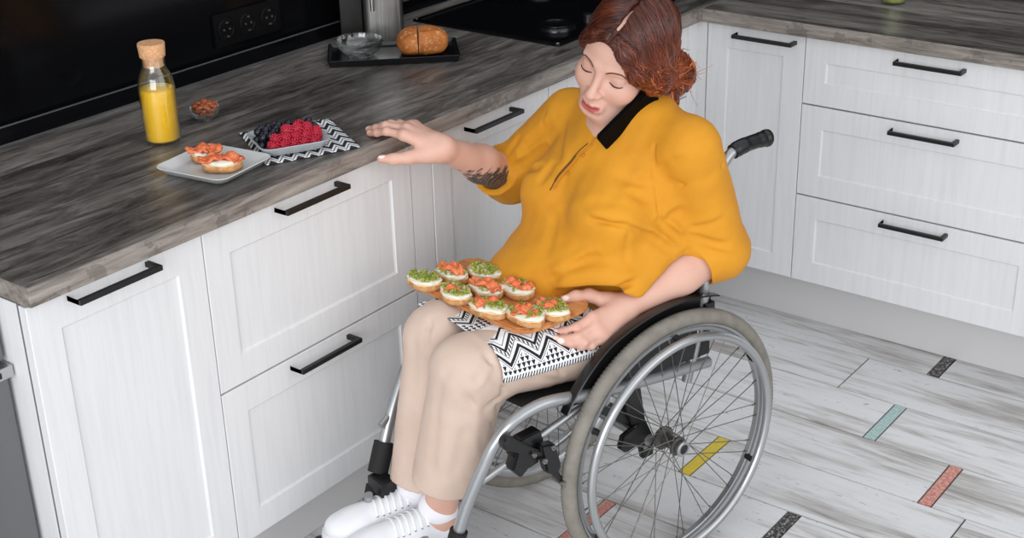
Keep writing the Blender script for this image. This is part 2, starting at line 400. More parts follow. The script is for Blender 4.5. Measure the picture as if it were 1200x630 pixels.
# serving tray, loaf and bowl
ta = math.atan2(.219, .235)
tx, ty = (-.457 - .222) / 2, (-1.014 - .795) / 2
nx, ny = -math.sin(ta), math.cos(ta)
tc = Vector((tx + nx * .082, ty + ny * .082, ZC))
def dish(outline, hgt, wall, floor_t, mi=0, flare=1.0, n=None):
    """open tray: outline list at the base, flared to the rim"""
    b = MB(); N = len(outline)
    rings = []
    def ring(s, z, ins=0):
        out = []
        for x, y in outline:
            l = math.hypot(x, y); k = s - ins / l
            out.append((x * k, y * k, z))
        return out
    rings = [ring(.93, 0), ring(1.0, .002), ring(flare, hgt - .001), ring(flare, hgt, wall * .35), ring(flare, hgt - .0006, wall), ring(1.0, floor_t + .002, wall * 1.3), ring(.96, floor_t, wall * 1.8)]
    V = sum(rings, []); F = [tuple(reversed(range(N)))]
    for k in range(len(rings) - 1):
        for j in range(N):
            l = (j + 1) % N; F.append((k * N + j, k * N + l, k * N + N + l, k * N + N + j))
    o = (len(rings) - 1) * N; F.append(tuple(range(o, o + N)))
    return b.add(V, F, mi)
M_TRAY = mat('black_ceramic', (13, 14, 18), .22)
o = dish(rrect(.318, .166, .006), .017, .004, .005, flare=1.03).build('serving_tray', M_TRAY, smooth=35); o.location = tc; o.rotation_euler.z = ta
tag(o, 'black rectangular tray on the worktop with a bowl and a loaf', 'tray')
def crust_mat(name, a, b2, c2, sc=14):
    m = mat(name, a, .62); t = NT(m); n = t.noise(t.coords(), sc, 6, .65, .6); n2 = t.noise(t.coords(), sc * 7, 3)
    c = t.ramp(n, [(.30, lin(a)), (.52, lin(b2)), (.74, lin(c2))]); c = t.mix(t.math('MULTIPLY', t.math('GREATER_THAN', n2, .6), .35), c, lin((226, 190, 140)))
    t.base(c); t.bump(t.math('ADD', n, n2), .5, .002); return m
M_CRUST = crust_mat('loaf_crust', (128, 66, 22), (184, 108, 44), (206, 142, 78)); M_CRUMB = mat('bread_crumb', (226, 186, 128), .8)
t = thing('bread_loaf', 'golden brown crusty loaf with a cut slice on the black tray', 'bread', (tc.x + .075 * math.cos(ta) - .012 * math.sin(ta) * 0, tc.y + .075 * math.sin(ta), ZC + .0055), ta)
def loaf_piece(x0, x1, name):
    b = MB(); n, m = 26, 30; V = []; F = []; mi = []
    L, Wd, Hh = .066, .050, .066
    xs = np.linspace(x0, x1, n)
    for i, x in enumerate(xs):
        k = max(0, 1 - abs(x / L) ** 2.6) ** .5
        for j in range(m):
            a = 2 * math.pi * j / m; ca, sa = math.cos(a), math.sin(a)
            y = Wd * k * math.copysign(abs(ca) ** .85, ca); z = (.030 + (Hh - .030) * sa * k) if sa > 0 else (.030 + .030 * (abs(sa) ** .55) * -1 * min(1, k * 1.3))
            w = .0016 * math.sin(9 * a + 40 * x) + .0012 * math.sin(17 * a - 70 * x)
            V.append((x, y * (1 + w * 8), max(z + w * k, 0)))
    for i in range(n - 1):
        for j in range(m):
            l = (j + 1) % m; F.append((i * m + j, i * m + l, (i + 1) * m + l, (i + 1) * m + j))
    b.add(V, F, 0); b.add(V[:m], [tuple(reversed(range(m)))], 1 if x0 > -L * .99 else 0); b.add(V[-m:], [tuple(range(m))], 1 if x1 < L * .99 else 0)
    return b
loaf_piece(-.066, -.014, 'end').build('loaf_end', [M_CRUST, M_CRUMB], t, smooth=60)
o = loaf_piece(-.0125, -.0045, 'slice').build('loaf_slice', [M_CRUST, M_CRUMB], t, smooth=60); o.rotation_euler.y = .05
o = loaf_piece(-.003, .066, 'main').build('loaf_body', [M_CRUST, M_CRUMB], t, smooth=60)
def bowl_prof(r0, r1, h, w, foot=.004):
    P = [(0, foot * .6), (r0 * .8, foot * .6), (r0 * .86, 0), (r0, 0), (r0 * 1.03, foot)]
    for k in range(1, 9):
        u = k / 8; P.append((r0 * 1.03 + (r1 - r0 * 1.03) * math.sin(u * math.pi / 2) ** .9, foot + (h - foot) * (u ** 1.35)))
    P += [(r1 - w * .4, h + w * .35), (r1 - w, h)]
    for k in range(7, -1, -1):
        u = k / 8; P.append((max(0, (r1 - w) * (math.sin(u * math.pi / 2) ** .9 if k else 0) * .98 + (r0 * .35 if k else 0) * (1 - u)), foot + w + (h - foot - w) * (u ** 1.35)))
    return P
o = MB().lathe(bowl_prof(.030, .059, .043, .0032), 48).build('glass_bowl', M_GLASS, smooth=50); o.location = (tc.x - .083 * math.cos(ta) + .0, tc.y - .083 * math.sin(ta), ZC + .0056)
tag(o, 'empty clear glass bowl on the left half of the black tray', 'bowl')
# steel appliance behind the tray
t = thing('coffee_machine', 'tall brushed steel kitchen appliance standing behind the black tray', 'appliance', (-.555, -.700, ZC), math.radians(43))
MB().prism(rrect(.105, .13, .022, 7), .0, .34, 0, .004).build('body', M_STEEL, t, smooth=40)
MB().box((-.112, -.062, 0), (-.054, .05, .33), 0, .008).build('side_housing', mat('dark_steel', (52, 51, 50), .35, .7), t, smooth=40)
MB().tube(smooth_path([(-.028, -.052, .30), (-.028, -.082, .285), (-.028, -.0885, .25), (-.0275, -.0885, .12), (-.027, -.0885, .085)], 6), .0052, 12).build('reflection_streak', mat('polished_steel', (225, 225, 225), .12, 1), t, smooth=60)  # added bright rod, stands in for a reflected streak down the steel front
MB().box((-.06, -.075, .285), (.03, -.05, .33), 0, .004).build('spout_head', M_BLK, t)
# carafe of juice
M_JUICE = mat('orange_juice', (255, 200, 26), .35); M_JUICE.node_tree.nodes['Principled BSDF'].inputs['Subsurface Weight'].default_value = .15
M_CORK = mat('cork', (214, 164, 118), .8); _t = NT(M_CORK); _n = _t.noise(_t.coords((1, 1, 1)), 160, 4, .7); _t.base(_t.ramp(_n, [(.35, lin((196, 142, 98))), (.6, lin((224, 174, 130)))]))
t = thing('juice_carafe', 'glass carafe of orange juice with a cork stopper', 'bottle', (-.372, -.0, 0)); t.location = (-.371, -1.612, ZC)
G = [(0, .004), (.029, .004), (.034, .0), (.0375, .004), (.0385, .012), (.0385, .122), (.0365, .138), (.031, .152), (.0255, .163), (.0245, .172), (.0245, .184),
     (.0225, .184), (.0225, .172), (.0235, .163), (.029, .151), (.0345, .137), (.0367, .121), (.0367, .010), (.033, .0065), (0, .0062)]
MB().lathe(G, 40).build('glass_body', M_GLASS, t, smooth=60)
MB().lathe([(0, .0072), (.032, .0074), (.0360, .011), (.0360, .1185), (.0345, .1195), (0, .1195)], 40).build('juice', M_JUICE, t, smooth=40)
MB().lathe([(0, .166), (.0212, .166), (.0222, .186), (.0265, .187), (.0285, .213), (.0275, .2155), (0, .2155)], 32).build('cork_stopper', M_CORK, t, smooth=40)
# bowl of nuts
nb = Vector((-.411, -1.458, ZC))
o = MB().lathe(bowl_prof(.016, .0345, .030, .0024, .003), 36).build('glass_bowl', M_GLASS, smooth=50); o.location = nb
tag(o, 'small clear glass bowl heaped with brown nuts behind the berries', 'bowl')
M_NUT = crust_mat('nut_skin', (112, 48, 22), (164, 82, 44), (196, 116, 72), 40)
def nut():
    bm = bmesh.new(); bmesh.ops.create_icosphere(bm, subdivisions=2, radius=1)
    for v in bm.verts:
        x, y, z = v.co; k = 1 - .25 * x; w = 1 + .06 * math.sin(9 * y + 4 * z)
        v.co = Vector((x * .0108, y * .0068 * k * w, z * .0050 * k * w))
    me = bpy.data.meshes.new('nut'); bm.to_mesh(me); bm.free(); me.materials.append(M_NUT); me.polygons.foreach_set('use_smooth', [True] * len(me.polygons)); return me
me = nut(); rr = random.Random(3)
spots = [(0, 0, .012), (.012, .004, .014), (-.011, .006, .014), (.002, -.013, .014)]
spots += [(.019 * math.cos(a), .019 * math.sin(a), .0235) for a in np.arange(8) * .785] + [(.008 * math.cos(a), .008 * math.sin(a), .027) for a in np.arange(3) * 2.1]
spots += [(.021 * math.cos(a), .021 * math.sin(a), .0325) for a in np.arange(8) * .785 + .35] + [(.010 * math.cos(a), .010 * math.sin(a), .036) for a in np.arange(4) * 1.57 + .5] + [(.001, 0, .042)]
for p in spots:
    o = bpy.data.objects.new('nut', me); COL.objects.link(o); o.location = nb + Vector(p); o.rotation_euler = (rr.uniform(-.5, .5), rr.uniform(-.5, .5), rr.uniform(0, 6.28)); 
    tag(o, 'brown nut in the small glass bowl', 'nut', 'nuts in the small glass bowl')
# napkin and berry dish
def chevron_mat(name, sx, sy, rot=0):
    m = mat(name, (230, 230, 230), .85); t = NT(m)
    uv = t.n.new('ShaderNodeUVMap'); s = t.n.new('ShaderNodeSeparateXYZ'); t.link(uv.outputs[0], s.inputs[0])
    U, V = s.outputs[0], s.outputs[1]
    zig = t.math('ABSOLUTE', t.math('SUBTRACT', t.math('FRACT', t.math('MULTIPLY', U, sx)), .5))
    ph = t.math('FRACT', t.math('ADD', t.math('MULTIPLY', V, sy), t.math('MULTIPLY', zig, 1.3)))
    l1 = t.math('LESS_THAN', ph, .40); l2 = t.math('LESS_THAN', t.math('ABSOLUTE', t.math('SUBTRACT', ph, .70)), .055)
    f = t.math('MAXIMUM', l1, l2)
    t.base(t.mix(f, lin((226, 227, 230)), lin((28, 28, 31)))); n = t.noise(t.coords((900, 900, 900)), 1, 2); t.bump(n, .3, .0006); return m
def cloth_grid(corners, n, m, fn):
    """bilinear patch with UVs; fn(u,v,P) -> P"""
    a, b2, c, d = [Vector(q) for q in corners]; V = []; UV = []
    for j in range(m + 1):
        for i in range(n + 1):
            u, v = i / n, j / m; P = (a * (1 - u) + b2 * u) * (1 - v) + (d * (1 - u) + c * u) * v
            V.append(tuple(fn(u, v, P))); UV.append((u, v))
    F = [(j * (n + 1) + i, j * (n + 1) + i + 1, (j + 1) * (n + 1) + i + 1, (j + 1) * (n + 1) + i) for j in range(m) for i in range(n)]
    return V, F, UV
def cloth_obj(name, V, F, UV, mats, thick, parent=None):
    me = bpy.data.meshes.new(name); me.from_pydata(V, [], F); me.update()
    uv = me.uv_layers.new(name='UVMap')
    for l in me.loops: uv.data[l.index].uv = UV[l.vertex_index]
    me.materials.append(mats); me.polygons.foreach_set('use_smooth', [True] * len(me.polygons))
    o = bpy.data.objects.new(name, me); COL.objects.link(o); o.parent = parent
    md = o.modifiers.new('thickness', 'SOLIDIFY'); md.thickness = thick; md.offset = 1
    return o
M_CHEV = chevron_mat('chevron_cloth', 7, 5.2)
def nap(u, v, P):
    w = .0016 + .0010 * math.sin(9 * u + 3 * v) * math.sin(7 * v) + .0008 * math.sin(21 * u - 5 * v)
    e = min(u, 1 - u, v, 1 - v); P.z = ZC + max(.0004, w) + (.004 * math.exp(-((v - .9) / .06) ** 2) * (1 if u > .6 else .3)); return P
V, F, UV = cloth_grid([(-.075, -1.598, 0), (.010, -1.412, 0), (-.178, -1.309, 0), (-.272, -1.489, 0)], 40, 40, nap)
o = cloth_obj('napkin', V, F, UV, M_CHEV, .0012); tag(o, 'black and white zigzag napkin on the worktop beneath the berry dish', 'napkin')
NAP_O = o
M_DISH = mat('grey_ceramic', (176, 180, 182), .3)
bd = Vector((-.118, -1.490, ZC + .0052)); ba = math.radians(62)
o = dish(rrect(.125, .115, .022), .021, .0035, .004, flare=1.22).build('berry_dish', M_DISH, smooth=35); o.location = bd; o.rotation_euler.z = ba
tag(o, 'pale grey square dish full of berries on the napkin', 'dish')
M_RASP = mat('raspberry_red', (176, 24, 52), .38); M_RASP.node_tree.nodes['Principled BSDF'].inputs['Subsurface Weight'].default_value = .1
M_DARKB = mat('dark_berry_skin', (26, 25, 38), .3)
def raspberry():
    b = MB()
    for k in range(46):
        z = 1 - 2 * (k + .5) / 46; a = k * 2.39996; r = math.sqrt(1 - z * z)
        c = (.0088 * r * math.cos(a) * (1 - .18 * z), .0088 * r * math.sin(a) * (1 - .18 * z), .0098 * z)
        b.ico(c, .0025, 1)
    b.ico((0, 0, 0), (.0086, .0086, .0096), 2); return b.build('raspberry', M_RASP, smooth=180).data
def dark_berry():
    P = [(0, -.0078)]
    for k in range(1, 12):
        a = -math.pi / 2 + math.pi * k / 12.6; P.append((.0082 * math.cos(a), .0078 * math.sin(a)))
    P += [(.0032, .0082), (.0026, .0066), (0, .0058)]
    return MB().lathe(P, 20).build('dark_berry', M_DARKB, smooth=60).data
mr = raspberry(); md_ = dark_berry()
for o in [o for o in COL.objects if o.name in ('raspberry', 'dark_berry')]: bpy.data.objects.remove(o)
Rb = Matrix.Rotation(ba, 4, 'Z'); rr = random.Random(5)
# dish frame: x' along its length; the dark berries lie in the half towards the wall
wallv = Rb.to_3x3().inverted() @ Vector((-.95, .3, 0))
lay = []
for layer, (z, ext, sp) in enumerate(((.0150, .050, .0215), (.0300, .054, .0220), (.0420, .032, .0220))):
    n = int(ext / sp) + 1
    for i in range(-n, n + 1):
        for j in range(-n, n + 1):
            x = i * sp + (j % 2) * sp * .5 + layer * .006; y = j * sp * .90 + layer * .005
            if abs(x) > ext + .004 or abs(y) > ext * .96: continue
            lay.append((x, y, z, layer))
for x, y, z, layer in lay:
    s = x * wallv.x + y * wallv.y
    dark = s > -.010
    if layer == 2 and (dark or rr.random() < .6): continue
    for q in range(2 if dark and layer < 2 else 1):
        o = bpy.data.objects.new('dark_berry' if dark else 'raspberry', md_ if dark else mr); COL.objects.link(o)
        dx, dy, dzz = (rr.uniform(-.001, .001), rr.uniform(-.001, .001), rr.uniform(0, .002))
        if dark: dx, dy, dzz = ((-.0075, .003, -.001), (.0075, -.004, .003))[q] if layer < 2 else (0, 0, 0)
        o.location = bd + Rb @ Vector((x + dx, y + dy, z + dzz))
        o.rotation_euler = (rr.uniform(-1.2, 1.2), rr.uniform(-1.2, 1.2), rr.uniform(0, 6))
        k = rr.uniform(.98, 1.1) if dark else rr.uniform(1.12, 1.28); o.scale = (k, k, k)
        if dark: tag(o, 'glossy dark berry in the wall side of the grey dish', 'berry', 'dark berries in the grey dish')
        else: tag(o, 'red raspberry in the room side of the grey dish', 'berry', 'raspberries in the grey dish')
# plate with salmon toasts
M_PLATE = mat('pale_plate', (206, 208, 208), .28)
pc = Vector((-.152, -1.667, ZC)); pa = math.radians(8)
o = dish(rrect(.150, .140, .020), .017, .0035, .0045, flare=1.20).build('square_plate', M_PLATE, smooth=35); o.location = pc; o.rotation_euler.z = pa
tag(o, 'pale square plate with salmon toasts beside the juice carafe', 'plate')
# ---- toasts
M_TCR = crust_mat('toast_crust', (150, 92, 44), (196, 140, 84), (222, 180, 128), 60); M_TOP = mat('toast_crumb', (228, 200, 152), .85)
M_CREAM = mat('cream_cheese', (226, 220, 204), .5)
M_SALM = mat('salmon', (226, 96, 52), .36); _t = NT(M_SALM); _n = _t.noise(_t.coords((1, 1, 1)), 130, 5, .6, 1.0)
_t.base(_t.ramp(_n, [(.32, lin((204, 78, 42))), (.5, lin((228, 112, 66))), (.7, lin((242, 160, 118)))]))
M_SALM.node_tree.nodes['Principled BSDF'].inputs['Subsurface Weight'].default_value = .12
M_GRN = mat('green_crumble', (140, 152, 48), .6); _t = NT(M_GRN); _n = _t.noise(_t.coords((1, 1, 1)), 170, 3, .6)
_t.base(_t.ramp(_n, [(.34, lin((86, 112, 34))), (.5, lin((146, 158, 52))), (.68, lin((196, 184, 92)))]))
def toast(name_seed, salmon, green, L=.078, Wd=.050):
    rr = random.Random(name_seed); ph = rr.uniform(0, 6); root = thing('toast', '', 'toast')
    def out(s, a): 
        k = 1 + .05 * math.sin(3 * a + ph) + .03 * math.sin(5 * a - ph)
        return s * L / 2 * k * math.cos(a), s * Wd / 2 * k * math.copysign(abs(math.sin(a)) ** .85, math.sin(a))
    N = 36; b = MB(); A = np.linspace(0, 2 * math.pi, N, endpoint=False)
    rings = [(.90, 0), (.98, .002), (1.0, .007), (.985, .0135), (.93, .0152), (.5, .0150)]
    V = [(*out(s, a), z + (.0006 * math.sin(7 * a + 9 * s + ph))) for s, z in rings for a in A]
    F = [tuple(reversed(range(N)))]; mi = [0]
    for k in range(len(rings) - 1):
        for j in range(N):
            l = (j + 1) % N; F.append((k * N + j, k * N + l, k * N + N + l, k * N + N + j)); mi.append(1 if k > 2 else 0)
    F.append(tuple(range((len(rings) - 1) * N, len(rings) * N))); mi.append(1)
    b.add(V, F); b.m = mi; b.build('bread_slice', [M_TCR, M_TOP], root, smooth=50)
    b = MB(); rings = [(.955, .0148), (.975, .017), (.90, .0205), (.6, .0215), (.25, .022)]
    V = [(*out(s * (1 + .05 * math.sin(6 * a + ph * 2) + .03 * math.sin(11 * a)), a), z + .0012 * math.sin(5 * a + 13 * s)) for s, z in rings for a in A]
    F = []
    for k in range(len(rings) - 1):
        for j in range(N):
            l = (j + 1) % N; F.append((k * N + j, k * N + l, k * N + N + l, k * N + N + j))
    F.append(tuple(range((len(rings) - 1) * N, len(rings) * N))); F.append(tuple(reversed(range(N))))
    b.add(V, F); b.build('cream_cheese', M_CREAM, root, smooth=80)
    if green:
        b = MB()
        for k in range(int(150 * green)):
            a = rr.uniform(0, 6.283); s = math.sqrt(rr.random()) * .88; x, y = out(s, a)
            r = rr.uniform(.0020, .0042)
            b.ico((x, y, .0225 + rr.uniform(-.001, .0035)), (r, r * rr.uniform(.7, 1), r * rr.uniform(.6, .9)), 1, jit=.3)
        o = b.build('green_topping', M_GRN, root, smooth=40); o['kind'] = 'stuff'
    for (cx, cy, ang, ln, wd) in salmon:
        n, m = 18, 7; V = []; p2 = rr.uniform(0, 6)
        for i in range(n + 1):
            u = i / n - .5
            for j in range(m + 1):
                v = j / m - .5; x = u * ln; y = v * wd * (1 - 1.2 * abs(u) ** 2) + .003 * math.sin(7 * u + p2)
                z = .0265 + .0048 * math.cos(9.5 * u + p2) * (1 - .5 * abs(u)) + .003 * math.sin(5 * v * 2 + p2) - .006 * (abs(v) * 2) ** 3 - .004 * (abs(u) * 2) ** 4
                ca, sa = math.cos(ang), math.sin(ang); V.append((cx + x * ca - y * sa, cy + x * sa + y * ca, max(z, .0205)))
        F = [(i * (m + 1) + j, i * (m + 1) + j + 1, (i + 1) * (m + 1) + j + 1, (i + 1) * (m + 1) + j) for i in range(n) for j in range(m)]
        o = MB().add(V, F).build('salmon_slice', M_SALM, root, smooth=180); md = o.modifiers.new('thickness', 'SOLIDIFY'); md.thickness = .0032; md.offset = 0
    return root
for (x, y, rz, seed, sal, lab) in (
    (-.190, -1.652, 40, 1, [(-.012, .002, .4, .055, .034), (.016, -.004, 1.2, .048, .030)], 'salmon toast at the back of the pale plate near the carafe'),
    (-.122, -1.672, 38, 2, [(-.020, .0, .3, .052, .040), (.018, .002, -.5, .054, .038)], 'salmon toast at the front of the pale plate near the worktop edge')):
    r = toast(seed, sal, 0, .066 if seed == 1 else .082, .046 if seed == 1 else .052); r.location = (x, y, ZC + .0075); r.rotation_euler.z = math.radians(rz); tag(r, lab, 'toast', 'salmon toasts on the plate')
# triple socket
t = thing('wall_socket', 'black triple power socket plate on the dark wall', 'socket', (-.6565, -1.090, 1.022))
M_SOCK = mat('socket_black', (9, 10, 12), .3); M_SOCK.node_tree.nodes['Principled BSDF'].inputs['Specular IOR Level'].default_value = .25
b = MB(); b.prism(rrect(.222, .082, .006), 0, .008, 0, .002, M=Matrix.Rotation(math.pi / 2, 4, 'Z') @ Matrix.Rotation(math.pi / 2, 4, 'X')); b.build('socket_plate', M_SOCK, t, smooth=40)
for k in (-1, 0, 1):
    Mk = Matrix.Translation((.008, k * .071, 0)) @ Matrix.Rotation(math.pi / 2, 4, 'Y')
    o = MB().lathe([(.029, .0), (.029, .0022), (.0265, .003), (.0205, .003), (.0195, .0008), (.0, .0006)], 32).build('socket_outlet', M_SOCK, t, smooth=40, M=Mk)
    c = MB()
    for s in (-1, 1): c.lathe([(0, .0024), (.0022, .0024), (.0026, .0006)], 10, M=Mk @ T(s * .0, s * .0095, 0)); c.box((-.0019 * 1, -.003, .0006), (.0019, .003, .0045), M=Mk @ T(s * .017, 0, 0))
    c.build('contact', M_STEEL, o, smooth=40)
# glass at the top edge of the right worktop
t = thing('oil_bottle', 'glass bottle with green contents at the top edge of the right worktop', 'bottle', (.442, .305, ZC))
MB().lathe([(0, .004), (.026, .004), (.030, .0), (.0335, .004), (.034, .010), (.034, .12), (.030, .14), (.014, .17), (.0135, .21), (.0118, .21), (.012, .17), (.028, .139), (.0322, .12), (.0322, .011), (.03, .0068), (0, .0065)], 36).build('glass_body', M_GLASS, t, smooth=60)
MB().lathe([(0, .0072), (.029, .0075), (.0318, .011), (.0318, .10), (0, .10)], 36).build('oil', mat('green_oil', (150, 158, 60), .3), t, smooth=40)
MB().lathe([(0, .2), (.0115, .2), (.0125, .212), (.0125, .225), (0, .226)], 20).build('cap', M_BLK, t, smooth=40)
# ---------------------------------------------------------------- wheelchair (own frame: x forward, y to the sitter's left, z up)
PSI = math.radians(254.8); ORG = Vector((.4257, -1.1174, 0))
ML2W = Matrix.Translation(ORG) @ Matrix.Rotation(PSI, 4, 'Z')
M_FRAME = mat('silver_paint', (166, 168, 170), .3, .75)
M_RIM = mat('rim_aluminium', (178, 180, 182), .28, .8)
M_TYRE = mat('grey_rubber', (128, 123, 115), .75); _t = NT(M_TYRE); _n = _t.noise(_t.coords((1, 1, 1)), 26, 5, .6); _t.base(_t.ramp(_n, [(.3, lin((116, 111, 103))), (.7, lin((138, 133, 124)))]))
M_SPOKE = mat('spoke_steel', (120, 118, 112), .35, .8)
M_HUB = mat('hub_grey', (92, 90, 86), .35, .7)
M_NYL = mat('black_nylon', (15, 15, 16), .75); M_PLA = mat('black_plastic', (17, 17, 18), .32)
chair = thing('wheelchair', 'silver framed wheelchair with grey tyres and black side guards', 'wheelchair', ORG, PSI)
def ring_pts(R, n, y=0, cz=0, ph=0): return [(R * math.cos(ph + 2 * math.pi * k / n), y, cz + R * math.sin(ph + 2 * math.pi * k / n)) for k in range(n)]
def wheel(side):
    w = sub('wheel', chair); w.location = (0, side * .22, .305)
    # tyre with moulded tread
    b = MB(); n = 400; sec = 16; V = []; F = []
    for i in range(n):
        a = 2 * math.pi * i / n
        for j in range(sec):
            p = 2 * math.pi * j / sec; cy, cr = math.sin(p), math.cos(p)
            r = .0165
            if cr > -.05: r += .0009 * (1 if i % 2 else -1)
            if cr > .9: r += .0006
            rad = .2875 + r * cr; V.append((rad * math.cos(a), r * .98 * cy, rad * math.sin(a)))
    for i in range(n):
        for j in range(sec):
            k = (i + 1) % n; l = (j + 1) % sec; F.append((i * sec + j, i * sec + l, k * sec + l, k * sec + j))
    b.add(V, F).build('tyre', M_TYRE, w, smooth=50)
    prof = [(.2745, -.0125), (.2745, .0125), (.270, .0130), (.262, .0095), (.258, .0060), (.258, -.0060), (.262, -.0095), (.270, -.0130)]
    MB().lathe(prof + prof[:1], 120, M=Matrix.Rotation(math.pi / 2, 4, 'X')).build('rim', M_RIM, w, smooth=40)
    b = MB().tube(ring_pts(.2565, 120, side * .034), .0095, 14, closed=True); hr = b.build('handrim', M_RIM, w, smooth=180)
    for k in range(6):
        a = math.radians(28 + 60 * k); c, s = math.cos(a), math.sin(a)
        b = MB().tube([(.263 * c, side * .004, .263 * s), (.2565 * c, side * .016, .2565 * s), (.2565 * c, side * .029, .2565 * s)], [.0075, .0065, .0075], 12)
        b.build('handrim_clip', M_NYL, w, smooth=50)
    Rx = Matrix.Rotation(-math.pi / 2 * side, 4, 'X')   # local z -> outward
    MB().lathe([(0, -.034), (.024, -.034), (.027, -.030), (.027, -.025), (.0155, -.021), (.0145, .010), (.0165, .012), (.0215, .014), (.0215, .019), (.0165, .021), (.0155, .030), (0, .030)], 28, M=Rx).build('hub', M_HUB, w, smooth=40)
    MB().lathe([(.0112, .0302), (.0175, .0302), (.0175, .0345), (.0155, .0362), (.0112, .0362), (.0112, .0302)], 24, M=Rx).build('axle_ring', M_FRAME, w, smooth=40)
    MB().lathe([(0, .0303), (.011, .0303), (.011, .0345), (0, .035)], 20, M=Rx).build('axle_button', M_PLA, w, smooth=40)
    b = MB()
    for k in range(36):
        fl = 1 if k % 2 else -1; ya = side * (.0165 if fl > 0 else -.0275); q = k // 2
        a0 = 2 * math.pi * (k // 2) / 18 + (.1 if fl > 0 else 0); sgn = 1 if q % 2 else -1
        a1 = a0 + sgn * .45
        b.tube([(.0225 * math.cos(a0 - sgn * 1.0), ya, .0225 * math.sin(a0 - sgn * 1.0)), (.259 * math.cos(a1 - sgn * .45), side * fl * .002, .259 * math.sin(a1 - sgn * .45))], .00105, 6)
        c1 = (.259 * math.cos(a1 - sgn * .45), .259 * math.sin(a1 - sgn * .45)); b.tube([(c1[0], side * fl * .002, c1[1]), (c1[0] * .955, side * fl * .0025, c1[1] * .955)], .0019, 6)
    b.build('spokes', M_SPOKE, w, smooth=60)
    return w
wheel(1); wheel(-1)
def tubep(name, pts, r, m=None, n=8, seg=14, parent=None, sm=True):
    return MB().tube(smooth_path(pts, n) if sm else pts, r, seg).build(name, m or M_FRAME, parent or chair, smooth=60)
SEATZ = .468
for s in (1, -1):
    fr = [(-.125, .195, .448), (.05, .197, .468), (.20, .2, .490), (.306, .2, .512), (.356, .195, .511), (.405, .19, .495), (.441, .18, .456), (.466, .17, .403), (.494, .155, .328), (.515, .145, .256), (.527, .139, .205)]
    if s < 0: fr = [(-.125, -.195, .448), (.05, -.197, .463), (.20, -.197, .478), (.30, -.196, .492), (.350, -.193, .489), (.390, -.189, .468), (.420, -.182, .432), (.458, -.168, .375), (.499, -.150, .300), (.537, -.135, .22), (.545, -.132, .198)]
    tubep('frame_tube', fr, .0128)
    # straps wrapped round the front tubes
    q = [Vector(p) for p in smooth_path(fr, 10)]
    def seg_between(z0, z1): return [p for p in q if z0 <= p.z <= z1 and p.x > .42]
    if s > 0: tubep('black_strap', seg_between(.222, .272), .0185, M_NYL, sm=False)
    else:
        tubep('black_strap', seg_between(.262, .325), .0225, M_NYL, sm=False); tubep('black_strap', seg_between(.195, .246), .019, M_NYL, sm=False)
    yy = s
    tubep('side_strut', [(.490, yy * .160, .362), (.40, yy * .18, .405), (.321, yy * .188, .440), (.19, yy * .194, .476)], .0078)
    tubep('back_cane', [(-.072, yy * .185, .415), (-.092, yy * .192, .52), (-.104, yy * .197, .62), (-.115, yy * .2, .75), (-.132, yy * .2, .865), (-.150, yy * .2, .905), (-.185, yy * .2, .920), (-.262, yy * .2, .923)], .0112)
    b = MB().tube(smooth_path([(-.168, yy * .2, .9165), (-.19, yy * .2, .9215), (-.225, yy * .2, .924), (-.262, yy * .2, .9235), (-.270, yy * .2, .923)], 8), [.0155] * 4 + [.0165] * 8 + [.0155] * 8 + [.0165] * 4 + [.0185] * 8 + [.016], 16)
    b.build('push_handle', M_PLA, chair, smooth=60)
    # lower frame rail and axle plate
    tubep('lower_rail', [(.105, yy * .186, .486), (.0, yy * .186, .462), (-.085, yy * .188, .448)], .0085)
    b = MB(); Mp = Matrix.Rotation(math.pi / 2, 4, 'X')
    y0 = yy * .176
    def plate(poly, ya, yb, bev=.002): b.prism(poly, 0, abs(yb - ya), 0, bev, M=Matrix.Translation((0, max(ya, yb), 0)) @ Mp)
    plate([(.062, .482), (.108, .482), (.096, .40), (.060, .33), (.045, .262), (.014, .262), (.012, .30), (.04, .36)], yy * .165, yy * .178)
    plate([(.16, .452), (.176, .425), (.055, .335), (.03, .352)], yy * .158, yy * .168)
    plate([(.062, .36), (.108, .345), (.118, .318), (.098, .30), (.055, .308), (.03, .33)], yy * .170, yy * .184, .003)
    b.build('axle_plate', M_PLA, chair, smooth=40)
    for x, z in ((.078, .465), (.096, .462), (.07, .35), (.04, .29)): MB().lathe([(0, .004), (.0035, .004), (.0055, .002), (.0055, 0), (0, 0)], 12, M=Matrix.Translation((x, yy * .1785, z)) @ Matrix.Rotation(-math.pi / 2 * yy, 4, 'X')).build('bolt', M_STEEL, chair, smooth=40)
    # brake on the strut
    b = MB()
    ya = yy * .205
    def pl(poly, w0, w1, bev=.003): b.prism(poly, 0, abs(w1 - w0), 0, bev, M=Matrix.Translation((0, max(w0, w1), 0)) @ Mp)
    pl([(.345, .462), (.395, .458), (.415, .43), (.392, .382), (.352, .388), (.335, .425)], yy * .176, yy * .204)
    if s > 0: pl([(.368, .432), (.43, .486), (.446, .486), (.450, .470), (.436, .455), (.395, .430), (.345, .402), (.330, .410)], yy * .205, yy * .217)
    pl([(.360, .440), (.345, .37), (.318, .352), (.306, .372), (.322, .43)], yy * .200, yy * .222, .004)
    pl([(.405, .44), (.42, .40), (.40, .375), (.378, .392)], yy * .18, yy * .210, .003)
    b.tube([(.325, yy * .212, .368), (.303, yy * .213, .332)], [.008, .0065], 12)
    if s > 0: b.lathe([(0, -.012), (.013, -.012), (.015, -.008), (.015, .008), (.013, .012), (0, .012)], 18, M=Matrix.Translation((.436, yy * .215, .474)) @ Mp)
    bk = b.build('wheel_brake', M_PLA, chair, smooth=40)
